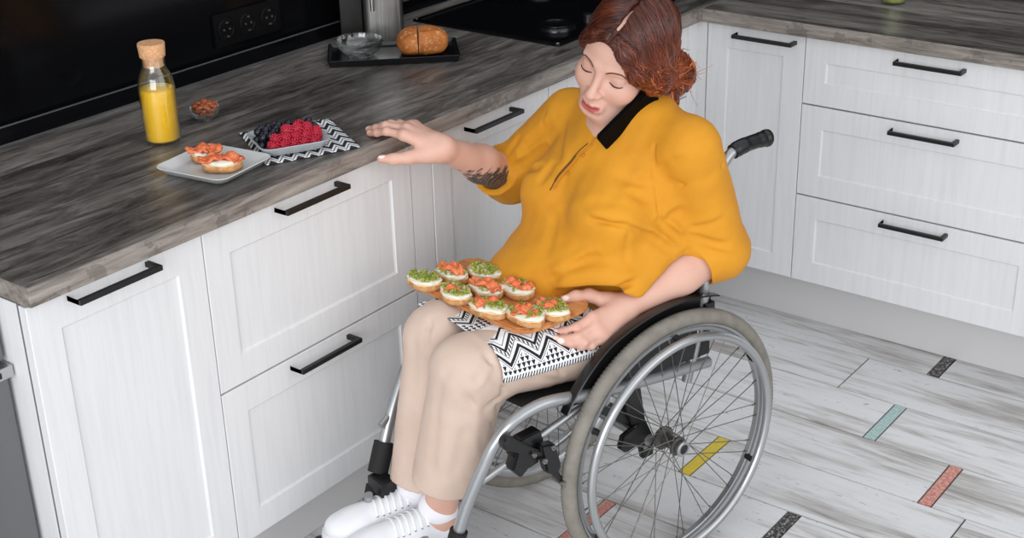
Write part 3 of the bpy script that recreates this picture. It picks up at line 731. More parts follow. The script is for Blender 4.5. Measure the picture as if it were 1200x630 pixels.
    for x, z, r in ((.352, .402, .0055), (.330, .424, .0050), (.378, .426, .0045), (.303, .329, .008)):
        MB().lathe([(r * .45, .004), (r, .004), (r * 1.1, 0), (r * .45, 0)], 14, M=Matrix.Translation((x, yy * .2222, z)) @ Matrix.Rotation(-math.pi / 2 * yy, 4, 'X')).build('brake_bolt', M_STEEL, bk, smooth=40)
    MB().tube([(.303, yy * .19, .329), (.303, yy * .228, .329)], .006, 12).build('brake_pin', M_STEEL, bk, smooth=40)
    # side guard: plate with a rolled flange following the wheel
    b = MB(); cz = .305; n = 28
    A = np.radians(np.linspace(31, 112, n))
    out = [((.334 - .012 * max(0, math.sin(a) - .85) / .15) * math.cos(a), cz + (.334 - .012 * max(0, math.sin(a) - .85) / .15) * math.sin(a)) for a in A]
    poly = out + [(-.125, .47), (.0, .476), (.20, .484)]
    b.prism(poly, 0, .005, 0, .0012, M=Matrix.Translation((0, yy * .1965 + .0025, 0)) @ Mp)
    V = []; F = []
    for i, (x, z) in enumerate(out):
        a = A[i]; nx_, nz_ = math.cos(a), math.sin(a)
        for yo, ro in ((.1955, -.006), (.1955, .003), (.203, .007), (.221, .0075), (.223, .0055), (.2045, .003), (.200, -.001), (.200, -.006)): V.append((x + nx_ * ro, yy * yo, z + nz_ * ro))
    for i in range(n - 1):
        for j in range(8):
            l = (j + 1) % 8; F.append((i * 8 + j, i * 8 + l, i * 8 + 8 + l, i * 8 + 8 + j))
    F += [tuple(range(8)), tuple(range((n - 1) * 8, n * 8))]
    b.add(V, F); g = b.build('side_guard', M_PLA, chair, smooth=40)
    b = MB().box((-.122, yy * .19, .560), (-.094, yy * .2125, .600), 0, .004).lathe([(.004, .004), (.0085, .004), (.0095, 0), (.004, 0)], 16, M=Matrix.Translation((-.108, yy * .2125, .583)) @ Matrix.Rotation(-math.pi / 2 * yy, 4, 'X'), mi=1)
    b.build('guard_clamp', [M_PLA, M_STEEL], chair, smooth=40)
    # caster under the front
    c = sub('caster', chair); c.location = (.545, yy * .115, 0)
    MB().lathe([(.02, -.014), (.05, -.014), (.062, -.010), (.064, 0), (.062, .010), (.05, .014), (.02, .014), (.02, -.014)], 32, M=Matrix.Translation((-.02, 0, .0645)) @ Mp).build('caster_tyre', M_TYRE, c, smooth=40)
    MB().box((-.035, -.024, .05), (.012, -.0165, .15), 0, .003).box((-.035, .0165, .05), (.012, .024, .15), 0, .003).box((-.035, -.024, .142), (.03, .024, .156), 0, .003).tube([(-.02, -.024, .0645), (-.02, .024, .0645)], .005).build('caster_fork', M_FRAME, c, smooth=40)
    MB().tube([(.01, 0, .15), (.012, -yy * .006, .20), (.022, -yy * .012, .25)], [.014, .014, .010], 14).build('caster_stem', M_FRAME, c, smooth=40)
tubep('axle_tube', [(.03, -.18, .305), (.03, .18, .305)], .013, M_FRAME, sm=False)
tubep('cross_tube', [(.16, -.19, .452), (.16, .19, .452)], .010, M_FRAME, sm=False)
# seat and back upholstery
V, F, UV = cloth_grid([(-.11, -.186, 0), (.355, -.186, 0), (.355, .186, 0), (-.11, .186, 0)], 24, 16, lambda u, v, P: Vector((P.x, P.y, .4605 + .040 * u - .016 * (1 - (2 * v - 1) ** 2))))
o = cloth_obj('seat', V, F, UV, M_NYL, .006, chair)
def backf(u, v, P): return Vector((-.088 - .030 * v - .034 * (1 - (2 * u - 1) ** 2), -.188 + .376 * u, .50 + .28 * v))
V, F, UV = cloth_grid([(0, 0, 0)] * 4, 24, 16, backf); cloth_obj('backrest', V, F, UV, M_NYL, .006, chair)
MB().lathe([(0, 0), (.010, 0), (.011, .004), (.007, .012), (.012, .018), (.012, .026), (0, .028)], 16, M=Matrix.Translation((-.112, .158, .742)) @ Matrix.Rotation(math.pi / 2, 4, 'Y')).build('back_knob', M_PLA, chair, smooth=50)
# footplate
FZ = .124
MB().box((.0, -.150, -.010), (.24, .110, 0), 0, .004, Matrix.Translation((.44, 0, FZ)) @ Matrix.Rotation(math.radians(-11), 4, 'Y')).build('footplate', M_PLA, chair)
for sy in (-.135, .128): MB().box((.512, sy - .016, FZ + .004), (.552, sy + .016, FZ + .085), 0, .005).build('footplate_bracket', M_PLA, chair, smooth=40)
MB().box((.505, -.14, .235), (.545, -.085, .272), 0, .006).build('strap_buckle', M_PLA, chair, smooth=40)
# ---------------------------------------------------------------- sculpting engine: blended volumes -> one quad mesh
class Vol:
    def __init__(s): s.ops = []; s.post = None
    def _add(s, op, k, f, c, r): s.ops.append((op, k, f, np.array(c, float), float(r))); return s
    def cap(s, a, b, ra, rb=None, k=.02, op='u'):
        a = np.array(a, float); b = np.array(b, float); rb = ra if rb is None else rb; ab = b - a; L2 = max(ab @ ab, 1e-12)
        def f(P):
            t = np.clip(((P - a) @ ab) / L2, 0, 1); d = P - a - t[:, None] * ab
            return np.sqrt((d * d).sum(1)) - (ra + t * (rb - ra))
        return s._add(op, k, f, (a + b) / 2, np.sqrt(L2) / 2 + max(ra, rb))
    def chain(s, pts, rs, k=.01, op='u'):
        for i in range(len(pts) - 1): s.cap(pts[i], pts[i + 1], rs[i], rs[i + 1], k, op)
        return s
    def ell(s, c, r, R=None, k=.02, op='u'):
        c = np.array(c, float); r = np.array(r, float); R = None if R is None else np.array(R, float)
        def f(P):
            q = P - c
            if R is not None: q = q @ R
            k0 = np.sqrt(((q / r) ** 2).sum(1)); k1 = np.sqrt(((q / (r * r)) ** 2).sum(1)) + 1e-9
            return k0 * (k0 - 1) / k1
        return s._add(op, k, f, c, r.max())
    def half(s, p, n, k=.004, op='i', c=(0, 0, 0), r=9):
        p = np.array(p, float); n = np.array(n, float); n = n / np.linalg.norm(n)
        return s._add(op, k, lambda P: (P - p) @ n, c, r)
    def fn(s, f, c, r, k=.01, op='u'): return s._add(op, k, f, c, r)
    def __call__(s, P, ops=None):
        d = np.full(len(P), 1.0)
        for op, k, f, c, r in (s.ops if ops is None else ops):
            e = f(P)
            if op == 'u':
                h = np.maximum(k - np.abs(d - e), 0) / k; d = np.minimum(d, e) - h * h * k * .25
            elif op == 's':
                e = -e; h = np.maximum(k - np.abs(d - e), 0) / k; d = np.maximum(d, e) + h * h * k * .25
            else:
                h = np.maximum(k - np.abs(d - e), 0) / k; d = np.maximum(d, e) + h * h * k * .25
        if s.post is not None: d = s.post(P, d)
        return d
    def near(s, c, m): return [o for o in s.ops if np.linalg.norm(o[3] - c) - o[4] < m]
    def grad(s, P, e=.0015):
        g = np.stack([s(P + e * v) - s(P - e * v) for v in np.eye(3)], 1); return g / (np.linalg.norm(g, axis=1, keepdims=True) + 1e-9)
def polygonise(vol, h, colfn=None, B=14, margin=.085):
    us = [o for o in vol.ops if o[0] == 'u']
    lo = np.min([o[3] - o[4] for o in us], 0) - .02; hi = np.max([o[3] + o[4] for o in us], 0) + .02
    nb = np.ceil((hi - lo) / (B * h)).astype(int); NC = nb * B + 2
    hd = B * h * math.sqrt(3) / 2
    g = np.arange(B + 1); GI, GJ, GK = np.meshgrid(g, g, g, indexing='ij'); idx = np.stack([GI, GJ, GK], -1).reshape(-1, 3)
    VK = []; VP = []; FQ = []
    for bi in range(nb[0]):
        for bj in range(nb[1]):
            for bk in range(nb[2]):
                base = np.array([bi, bj, bk]) * B; c = lo + (base + B / 2) * h
                ops = vol.near(c, hd + margin)
                if not any(o[0] == 'u' for o in ops): continue
                if abs(vol(c[None], ops)[0]) > hd * 1.7 + .012: continue
                D = vol(lo + (idx + base) * h, ops).reshape(B + 1, B + 1, B + 1); S = D < 0
                if S.all() or not S.any(): continue
                acc = np.zeros((B, B, B, 3)); cnt = np.zeros((B, B, B))
                cg = np.stack(np.meshgrid(np.arange(B), np.arange(B), np.arange(B), indexing='ij'), -1).astype(float)
                for ax in range(3):
                    o1, o2 = [q for q in range(3) if q != ax]
                    for u in (0, 1):
                        for v in (0, 1):
                            s0 = [slice(0, B)] * 3; s0[o1] = slice(u, B + u); s0[o2] = slice(v, B + v); s1 = list(s0); s1[ax] = slice(1, B + 1)
                            d0 = D[tuple(s0)]; d1 = D[tuple(s1)]; m = (d0 < 0) != (d1 < 0); t = np.where(m, d0 / np.where(m, d0 - d1, 1), 0)
                            off = np.zeros((B, B, B, 3)); off[..., ax] = t; off[..., o1] = u; off[..., o2] = v
                            acc += np.where(m[..., None], off, 0); cnt += m
                m = cnt > 0; ci = cg[m] + base; VP.append(lo + (ci + acc[m] / cnt[m][:, None]) * h)
                VK.append(((ci[:, 0] + 1) * NC[1] + ci[:, 1] + 1) * NC[2] + ci[:, 2] + 1)
                for ax in range(3):
                    o1, o2 = (ax + 1) % 3, (ax + 2) % 3
                    s0 = [slice(0, B)] * 3; s1 = list(s0); s1[ax] = slice(1, B + 1)
                    a0 = S[tuple(s0)]; a1 = S[tuple(s1)]; e = np.argwhere(a0 != a1)
                    if not len(e): continue
                    fl = a0[tuple(e.T)]; G = e + base
                    def key(d1, d2):
                        q = G.copy(); q[:, o1] -= d1; q[:, o2] -= d2; return ((q[:, 0] + 1) * NC[1] + q[:, 1] + 1) * NC[2] + q[:, 2] + 1
                    Q = np.stack([key(1, 1), key(0, 1), key(0, 0), key(1, 0)], 1); Q[~fl] = Q[~fl][:, ::-1]; FQ.append(Q)
    VK = np.concatenate(VK).astype(np.int64); VP = np.concatenate(VP); FQ = np.concatenate(FQ).astype(np.int64)
    o = np.argsort(VK); VK = VK[o]; VP = VP[o]; p = np.searchsorted(VK, FQ); p = np.minimum(p, len(VK) - 1); ok = (VK[p] == FQ).all(1)
    return VP, p[ok]
def vol_obj(name, vol, h, m, parent=None, colfn=None, relax=1):
    V, F = polygonise(vol, h)
    for _ in range(relax):   # light tangential smoothing
        A = np.zeros_like(V); n = np.zeros(len(V))
        for a, b in ((0, 1), (1, 2), (2, 3), (3, 0)):
            np.add.at(A, F[:, a], V[F[:, b]]); np.add.at(A, F[:, b], V[F[:, a]]); np.add.at(n, F[:, a], 1); np.add.at(n, F[:, b], 1)
        V = V * .5 + .5 * A / np.maximum(n, 1)[:, None]
    me = bpy.data.meshes.new(name); me.vertices.add(len(V)); me.vertices.foreach_set('co', V.ravel().astype(np.float32))
    me.loops.add(len(F) * 4); me.loops.foreach_set('vertex_index', F.ravel().astype(np.int32)); me.polygons.add(len(F))
    me.polygons.foreach_set('loop_start', (np.arange(len(F)) * 4).astype(np.int32)); me.update(calc_edges=True); me.validate()
    me.polygons.foreach_set('use_smooth', [True] * len(me.polygons)); me.materials.append(m)
    if colfn is not None:
        c = np.ones((len(V), 4), np.float32); c[:, :3] = colfn(V); a = me.color_attributes.new('col', 'FLOAT_COLOR', 'POINT'); a.data.foreach_set('color', c.ravel())
    o = bpy.data.objects.new(name, me); COL.objects.link(o); o.parent = parent; return o
def sn(P, s, seed=0):   # smooth pseudo noise in about [-1, 1]
    r = np.random.default_rng(seed); out = 0
    for k in range(5):
        w = r.normal(size=3); w /= np.linalg.norm(w); out = out + np.sin((P @ w) * s * (1 + .5 * k) + r.uniform(0, 6) + .8 * np.sin((P @ r.normal(size=3)) * s * .6))
    return out / 3.2
def fold(P, a, b, w, amp, end=.03):
    """amount for a crease running a-b with soft ends: negative amp is a ridge"""
    a = np.array(a, float); b = np.array(b, float); ab = b - a; L = np.linalg.norm(ab); t = ((P - a) @ ab) / (L * L); tc = np.clip(t, 0, 1)
    d = np.linalg.norm(P - a - tc[:, None] * ab, axis=1); return amp * np.exp(-(d / w) ** 2) * np.clip(np.minimum(t, 1 - t) * L / end + .35, 0, 1)
QH = .0028   # voxel for skin
# ---------------------------------------------------------------- person
IW = ML2W.inverted()
def w2l(p): return np.array(IW @ Vector(p))
person = thing('person', 'woman in mustard blouse and beige trousers seated in the wheelchair, phone at cheek', 'person', ORG, PSI)
HT = np.array([-.022, .030, 1.112]); HS = 1.02
HR = np.array([[-.327, .942, .072], [.878, .275, .390], [-.348, -.19, .918]])
_u, _s, _v = np.linalg.svd(HR); HR = _u @ _v
def hd(p): return HT + HS * (HR @ np.array(p, float))
def to_head(P): return ((P - HT) @ HR) / HS
# joints
SHR, ELR, WRR = np.array([-.045, -.165, .925]), np.array([.010, -.315, .765]), w2l((.130, -1.290, .905))
SHL, ELL, WRL = np.array([-.075, .165, .935]), np.array([-.152, .188, .702]), np.array([.085, .155, .628])
NECK = np.array([-.065, .010, .975])
body = Vol()
# head in its own frame
hv = Vol()
hv.ell((0, -.014, .036), (.074, .092, .083), k=.01)
hv.ell((0, .020, -.036), (.061, .068, .070), k=.035)
hv.ell((0, .040, .042), (.058, .046, .050), k=.03)
hv.ell((0, .068, -.095), (.024, .022, .016), k=.028)
for s in (1, -1):
    hv.cap((s * .046, .008, -.066), (s * .02, .066, -.096), .019, .013, k=.03)
    hv.ell((s * .040, .056, -.036), (.024, .026, .026), k=.028)
    hv.cap((s * .014, .084, .012), (s * .046, .071, .014), .0065, .0055, k=.014)
    hv.ell((s * .033, .098, -.009), (.019, .016, .011), k=.016, op='s')
    hv.ell((s * .0335, .0715, -.010), (.0150, .0125, .0125), k=.003)
    hv.cap((s * .018, .0802, -.0025), (s * .047, .0735, -.0025), .0022, .0020, k=.004)   # upper lid fold
    hv.ell((s * .075, -.006, -.012), (.010, .018, .030), k=.01)
hv.cap((0, .083, .010), (0, .104, -.040), .0070, .0092, k=.012)
hv.ell((0, .1065, -.0425), (.0110, .0105, .0095), k=.007)
for s in (1, -1):
    hv.ell((s * .0120, .0955, -.0450), (.0070, .0095, .0070), k=.006)
    hv.ell((s * .0062, .1020, -.0515), (.0034, .0050, .0030), k=.002, op='s')
hv.ell((0, .0880, -.0745), (.026, .013, .016), k=.012)
for s in (1, -1): hv.cap((s * .002, .1000, -.0690), (s * .019, .0905, -.0715), .0046, .0026, k=.004)
hv.cap((-.012, .0945, -.0822), (.012, .0945, -.0822), .0056, .0056, k=.005)
hv.chain([(-.021, .0925, -.0725), (-.008, .1030, -.0760), (.008, .1030, -.0760), (.021, .0925, -.0725)], [.0010, .0026, .0026, .0010], k=.0025, op='s')
hv.ell((0, .088, -.0925), (.020, .010, .005), k=.008, op='s')
body.fn(lambda P: hv(to_head(P)) * HS, hd((0, 0, 0)), .155, k=.02)
# neck and trunk
body.cap(hd((0, -.034, -.060)), NECK + (.000, .0, .0), .050, .056, k=.014)
body.cap(NECK + (.0, -.10, -.035), NECK + (-.005, .10, -.030), .046, .046, k=.05)
body.ell((-.035, 0, .85), (.095, .150, .14), k=.06); body.ell((.01, 0, .66), (.095, .130, .13), k=.06); body.ell((.01, 0, .555), (.10, .14, .075), k=.05)
# arms
body.cap(SHR, ELR, .050, .044, k=.03).cap(ELR, ELR + .45 * (WRR - ELR), .044, .040, k=.02).cap(ELR + .45 * (WRR - ELR), WRR, .040, .0245, k=.02)
body.cap(SHL, ELL, .052, .047, k=.03).cap(ELL, ELL + .42 * (WRL - ELL), .046, .043, k=.02).cap(ELL + .42 * (WRL - ELL), WRL, .043, .0265, k=.02)
# legs
HIPS = {1: np.array([.02, .088, .532]), -1: np.array([.02, -.088, .532])}
KNEE = {1: np.array([.437, .082, .576]), -1: np.array([.396, -.066, .580])}
ANK = {1: np.array([.472, .014, .208]), -1: np.array([.462, -.068, .210])}
for s in (1, -1):
    body.cap(HIPS[s], KNEE[s], .066, .052, k=.04).cap(KNEE[s], KNEE[s] * .55 + ANK[s] * .45, .048, .044, k=.03).cap(KNEE[s] * .55 + ANK[s] * .45, ANK[s], .044, .032, k=.03)
    body.cap(ANK[s], ANK[s] + (.110, -.032, -.024), .030, .015, k=.03)
# hands
def finger(pts, r0, r1, k=.006):
    rs = np.linspace(r0, r1, len(pts)); body.chain(pts, list(rs), k=k)
    for p, r in list(zip(pts, rs))[1:-1]: body.ell(p, (r * 1.06,) * 3, k=.004)
NAILS = []
def hand(wr, fing, thumb, back, r=(.0090, .0066)):
    """wrist, four finger chains (index..little), thumb chain, unit vector out of the back of the hand"""
    wr = np.array(wr); back = np.array(back) / np.linalg.norm(back); mc = [np.array(f[0]) for f in fing]
    for i, m in enumerate(mc):
        base = wr + (mc[i] - mc[1]) * .42 + (mc[1] - wr) * .12
        body.cap(base, m, .0150, .0108, k=.018)
        body.ell(m + back * .002, (.0100,) * 3, k=.008)
    body.cap(wr - back * .006, (mc[2] + mc[3]) / 2 - back * .008, .015, .012, k=.02)
    body.cap(wr, wr + (mc[1] - wr) * .2, .0245, .020, k=.02)
    for i, f in enumerate(fing):
        k = (1, 1.04, .98, .86)[i]; finger([np.array(p) for p in f], r[0] * k, r[1] * k)
        NAILS.append((np.array(f[-1]), np.array(f[-1]) - np.array(f[-2]), back, r[1] * k))
    t = [np.array(p) for p in thumb]
    body.cap(wr + (t[0] - wr) * .5, t[0], .015, .0165, k=.02); body.chain(t, [.0165, .0125, .0105, .0082], k=.012)
    NAILS.append((t[-1], t[-1] - t[-2], back, .0085))
RH = [[(.070, -1.342, .937), (.030, -1.350, .941), (.002, -1.349, .932), (-.022, -1.347, .9262)],
      [(.060, -1.320, .943), (.012, -1.332, .945), (-.016, -1.330, .934), (-.042, -1.328, .9262)],
      [(.052, -1.299, .941), (.006, -1.310, .942), (-.018, -1.310, .933), (-.041, -1.309, .9262)],
      [(.048, -1.279, .935), (.010, -1.285, .937), (-.009, -1.288, .931), (-.027, -1.290, .9258)]]
hand(WRR, [[w2l(p) for p in f] for f in RH], [w2l(p) for p in ((.112, -1.318, .896), (.088, -1.350, .894), (.066, -1.372, .893), (.046, -1.390, .895))], np.array(IW.to_3x3() @ Vector((.35, -.1, .93))))
LH = [[(.168, .152, .632), (.208, .150, .623), (.232, .140, .6185), (.252, .130, .6185)],
      [(.172, .166, .618), (.216, .166, .610), (.242, .154, .609), (.260, .142, .612)],
      [(.166, .174, .604), (.208, .176, .598), (.234, .165, .600), (.252, .152, .605)],
      [(.156, .177, .592), (.192, .180, .586), (.214, .173, .589), (.230, .162, .596)]]
hand(WRL, LH, [(.105, .128, .640), (.136, .106, .655), (.166, .100, .660), (.197, .098, .6615)], (-.05, .75, .66))
SK = np.array(lin((212, 170, 152))[:3]); SKR = np.array(lin((198, 136, 120))[:3]); LIP = np.array(lin((182, 80, 78))[:3]); NAIL = np.array(lin((240, 218, 208))[:3]); TAT = np.array(lin((54, 58, 55))[:3])
def skin_col(V):
    q = to_head(V); n = np.clip(sn(V, 60, 3) * .5 + .5, 0, 1)[:, None]; c = SK * (1 - .22 * n) + SKR * (.22 * n)
    def blend(c, w, t): w = np.clip(w, 0, 1)[:, None]; return c * (1 - w) + t * w
    head = np.linalg.norm(q, axis=1) < .16
    for s in (1, -1): c = blend(c, .30 * np.exp(-(((q - (s * .042, .07, -.038)) / .022) ** 2).sum(1)) * head, SKR)
    c = blend(c, .35 * np.exp(-(((q - (0, .112, -.043)) / .012) ** 2).sum(1)) * head, SKR)
    lx = q[:, 0] / .0225; top = -.0680 + .0022 * np.cos(lx * 9) * (np.abs(lx) < .4) - .0015 * lx ** 2; bot = -.0880 + .0130 * lx ** 2
    w = np.clip((top - q[:, 2]) / .0022 + .5, 0, 1) * np.clip((q[:, 2] - bot) / .0022 + .5, 0, 1) * np.clip((1 - np.abs(lx)) / .08, 0, 1) * (q[:, 1] > .078) * head
    c = blend(c, .92 * w, LIP)
    gap = np.exp(-((q[:, 2] + .0757 - .0032 * lx ** 2) / .0016) ** 2) * np.clip((.9 - np.abs(lx)) / .1, 0, 1) * (q[:, 1] > .08) * head; c = blend(c, .8 * gap, np.array(lin((92, 30, 32))[:3]))
    for s in (1, -1): c = blend(c, .40 * np.exp(-(((q - (s * .0335, .083, -.006)) / (.015, .02, .008)) ** 2).sum(1)) * head, np.array(lin((170, 112, 96))[:3]))
    for tip, d, back, r in NAILS:
        d = d / np.linalg.norm(d); side = np.cross(d, back); side /= np.linalg.norm(side); up = np.cross(side, d); g = V - tip - up * r * .9
        w = np.clip(1.35 - np.sqrt(((g @ d + .001) / .0065) ** 2 + ((g @ side) / .0050) ** 2 + ((g @ up) / .0045) ** 2), 0, 1) * 3; c = blend(c, w, NAIL)
        w2 = np.exp(-(np.linalg.norm(V - tip, axis=1) / .016) ** 2) * .45; c = blend(c, w2 * (w < .1), SKR)
    # dark botanical tattoo on the outer forearm
    ax = (WRR - ELR) / np.linalg.norm(WRR - ELR); t = ((V - ELR) @ ax) / np.linalg.norm(WRR - ELR); near = np.linalg.norm(V - ELR - ((V - ELR) @ ax)[:, None] * ax, axis=1) < .06
    rad = V - ELR - ((V - ELR) @ ax)[:, None] * ax; dn = np.array([.55, .55, -.62]); dn = dn - ax * (dn @ ax); dn /= np.linalg.norm(dn); cosd = (rad @ dn) / (np.linalg.norm(rad, axis=1) + 1e-9)
    edge = .66 + .10 * np.sin(V @ np.array([130, 90, 200.])) * np.sin(V @ np.array([-100, 160, 80.])) + .05 * np.sin(V @ np.array([400, 300, 520.])) - .45 * (1 - cosd)
    w = near * (t > .1) * np.clip((edge - t) / .02, 0, 1) * (cosd > -.40)
    pat = .86 + .14 * np.sign(np.sin(V @ np.array([620, -380, 540.])) * np.sin(V @ np.array([300, 640, -420.])) + .25)
    return blend(c, w * pat * .95, TAT)
M_SKIN = mat('skin', (226, 180, 158), .48); _t = NT(M_SKIN); _a = _t.new('ShaderNodeAttribute', _attribute_name='col'); _t.base(_a.outputs['Color'])
_t.b.inputs['Subsurface Weight'].default_value = .08; _t.b.inputs['Subsurface Radius'].default_value = (.008, .004, .003); _t.b.inputs['Specular IOR Level'].default_value = .35
_n = _t.noise(_t.coords((1, 1, 1)), 420, 3); _t.bump(_n, .08, .0006)
BODY = vol_obj('body', body, QH, M_SKIN, person, skin_col)
# ---------------------------------------------------------------- blouse
sh = Vol()
CUR, CUL = ELR + .23 * (WRR - ELR), ELL + .26 * (WRL - ELL)
axr = (WRR - ELR) / np.linalg.norm(WRR - ELR); axl = (WRL - ELL) / np.linalg.norm(WRL - ELL)
def cutend(vol, p, n, rad, ln=.15):
    """flat end of a sleeve or leg: trims the cloth beyond p along n, inside a cylinder round the limb"""
    def f(P):
        q = P - p; t = q @ n; r = np.linalg.norm(q - t[:, None] * n, axis=1); return np.maximum(np.maximum(-t, t - ln), r - rad)
    vol._add('s', .003, f, p + n * ln / 2, math.hypot(ln / 2, rad))
sh.cap(ELR, ELR + .36 * (WRR - ELR), .060, .056, k=.02); cutend(sh, CUR, axr, .09)
sh.cap(CUR - axr * .02, CUR + axr * .02, .046, .046, k=.003, op='s')
sh.cap(ELL, ELL + .40 * (WRL - ELL), .061, .054, k=.02); cutend(sh, CUL, axl, .09)
sh.cap(CUL - axl * .03, CUL + axl * .02, .0505, .049, k=.003, op='s')
sh.ell((-.02, 0, .835), (.108, .160, .135), k=.05)
sh.ell((-.055, 0, .86), (.085, .160, .12), k=.05)
for s in (1, -1): sh.ell((.056, s * .078, .802), (.084, .090, .084), k=.04)
sh.ell((.046, 0, .668), (.152, .190, .120), k=.05); sh.ell((-.040, .108, .670), (.115, .070, .10), k=.04); sh.ell((-.065, .125, .745), (.085, .068, .11), k=.05)
sh.ell((.035, 0, .590), (.140, .188, .080), k=.05)
sh.ell((.120, -.065, .640), (.125, .120, .060), k=.05)
sh.cap((-.060, -.115, .945), (-.070, .115, .955), .050, .050, k=.06)
sh.cap(NECK + (0, -.05, .0), NECK + (0, .05, .0), .056, .056, k=.04)
sh.cap(SHR, ELR, .065, .061, k=.022)
sh.cap(SHL, ELL, .069, .061, k=.020)
def creases(L): return [(np.array(a), np.array(b), w, m) for a, b, w, m in L]
FOLDS = creases((
    ((0.0087, 0.1729, 0.8059), (-0.0371, 0.1962, 0.7521), 0.009, 0.0075),
    ((0.0427, 0.1674, 0.7876), (-0.0155, 0.1944, 0.7350), 0.01, 0.005),
    ((0.1344, 0.1038, 0.8222), (0.0844, 0.1623, 0.8121), 0.008, 0.0045),
    ((0.0844, 0.1623, 0.8121), (0.0115, 0.1772, 0.7596), 0.008, 0.004),
    ((0.1313, 0.0950, 0.8370), (0.0723, 0.1612, 0.8305), 0.012, -0.003),
    ((0.0814, 0.1641, 0.8046), (0.0851, 0.1591, 0.7353), 0.007, 0.0035),
    ((0.1267, -0.0130, 0.7956), (0.1786, 0.0214, 0.7259), 0.012, 0.003),
    ((0.1287, 0.1232, 0.7453), (0.1975, 0.0437, 0.6817), 0.012, 0.004),
    ((0.0774, 0.1819, 0.6938), (0.1921, 0.0641, 0.6585), 0.01, 0.0065),
    ((0.1108, 0.1548, 0.7170), (0.1864, 0.0579, 0.6986), 0.013, -0.003),
    ((-0.0392, 0.1935, 0.7657), (-0.1169, 0.2435, 0.7411), 0.008, 0.003),
    ((-0.0496, 0.1948, 0.7745), (-0.1018, 0.2407, 0.8007), 0.008, 0.0024),
    ((-0.0580, 0.2048, 0.7414), (-0.1271, 0.2496, 0.7136), 0.009, 0.002),
    ((-0.0405, 0.1901, 0.8221), (0.0035, 0.1751, 0.7978), 0.01, 0.004),
    ((-0.0120, 0.1637, 0.8768), (-0.0815, 0.2367, 0.8982), 0.016, 0.0022),
    ((-0.0038, 0.1519, 0.9028), (-0.0198, 0.2069, 0.9408), 0.014, 0.003),
    ((0.0159, 0.1620, 0.8469), (0.0620, 0.1366, 0.8696), 0.012, 0.0035),
    ((0.0139, 0.1517, 0.8744), (0.0605, 0.1015, 0.8955), 0.014, 0.003),
    ((0.0249, 0.1073, 0.9247), (0.0988, 0.1271, 0.8582), 0.018, 0.0022),
    ((0.0198, -0.1550, 0.9299), (0.0446, -0.2293, 0.8524), 0.012, 0.004),
    ((0.0233, -0.1662, 0.8797), (0.0549, -0.2483, 0.8060), 0.011, 0.0045),
    ((0.1051, -0.0884, 0.8704), (0.0669, -0.2587, 0.7739), 0.01, 0.0045),
    ((0.0888, -0.0631, 0.8846), (0.1260, -0.0630, 0.8468), 0.01, 0.005),
    ((0.0217, -0.1099, 0.9321), (0.0849, -0.0484, 0.8877), 0.012, 0.003),
    ((0.0598, -0.0232, 0.9257), (0.1173, -0.0102, 0.8222), 0.016, 0.002),
    ((0.0356, -0.2397, 0.8830), (0.0554, -0.2776, 0.8281), 0.009, 0.003),))
SEAMS = creases((
    ((-0.0083, 0.1406, 0.9563), (0.0006, 0.1467, 0.9024), 0.0042, 0.0045),
    ((0.0006, 0.1467, 0.9024), (0.0050, 0.1740, 0.8053), 0.0042, 0.0045),
    ((-0.0268, 0.1900, 0.8751), (-0.1103, 0.2311, 0.9130), 0.0042, 0.005),
    ((0.0117, -0.1788, 0.9547), (0.0282, -0.1773, 0.8973), 0.0042, 0.002),
    ((0.0282, -0.1773, 0.8973), (0.0924, -0.0812, 0.8806), 0.0042, 0.002),))
def sh_post(P, d):
    m = np.abs(d) < .022
    if m.any():
        Q = P[m]; e = .0022 * sn(Q * (1, 1, .45), 30, 5) + .0007 * sn(Q, 70, 9)
        for a, b, w, amp in FOLDS: e = e + fold(Q, a, b, w, amp * 2.2) - fold(Q, a + (0, 0, w * 1.6), b + (0, 0, w * 1.6), w * 1.2, amp * 1.0)
        for a, b, w, amp in SEAMS: e = e + fold(Q, a, b, w, amp, .006)
        d = d.copy(); d[m] += e
    return d
sh.cap(CUL + axl * .045, WRL, .0490, .0330, k=.010, op='s')
sh.ell((.165, .132, .648), (.105, .062, .032), k=.03, op='s')
# neck opening with a short V
nf = hd((0, .02, -.06)); NV = np.array((0.0530, 0.0092, 0.9362))
sh.cap(NECK + (.004, 0, .10), NECK + (.006, .0, .03), .058, .057, k=.006, op='s')
sh.cap(NECK + (.075, -.012, .02), NV + (-.004, .002, .006), .022, .004, k=.006, op='s')
# bottom edge lying on the lap
sh.half((0, 0, .560), (0, 0, -1), k=.01, c=(0, 0, .55), r=.6)
sh.post = sh_post
M_SHIRT = mat('mustard_linen', (200, 134, 28), .78); _t = NT(M_SHIRT); _n = _t.noise(_t.coords((1, 1, 1)), 9, 4); _w = _t.noise(_t.coords((420, 420, 90)), 1, 2)
_t.base(_t.ramp(_n, [(.3, lin((200, 133, 14))), (.7, lin((211, 144, 20)))])); _t.bump(_w, .25, .0008)
_t.b.inputs['Sheen Weight'].default_value = .03
vol_obj('blouse', sh, .0029, M_SHIRT, person, relax=1)
def on_cloth(vol, px, off):
    q = np.array([tuple(p) for p in smooth_path([Vector(p) for p in px], 8)])
    for _ in range(6): q = q - (vol(q) - off)[:, None] * vol.grad(q)
    return [Vector(p) for p in q]
M_PLK = mat('mustard_linen_edge', (184, 118, 22), .8); M_SLIT = mat('slit_shade_brown', (96, 58, 16), .9)
MB().tube(on_cloth(sh, [(0.0518, 0.0185, 0.9366), (0.0701, -0.0002, 0.9102), (0.0914, -0.0215, 0.8743), (0.1161, -0.0278, 0.8431)], .0010), .0046, 10, sq=(.35, 1)).build('placket', M_SHIRT, person, smooth=60)
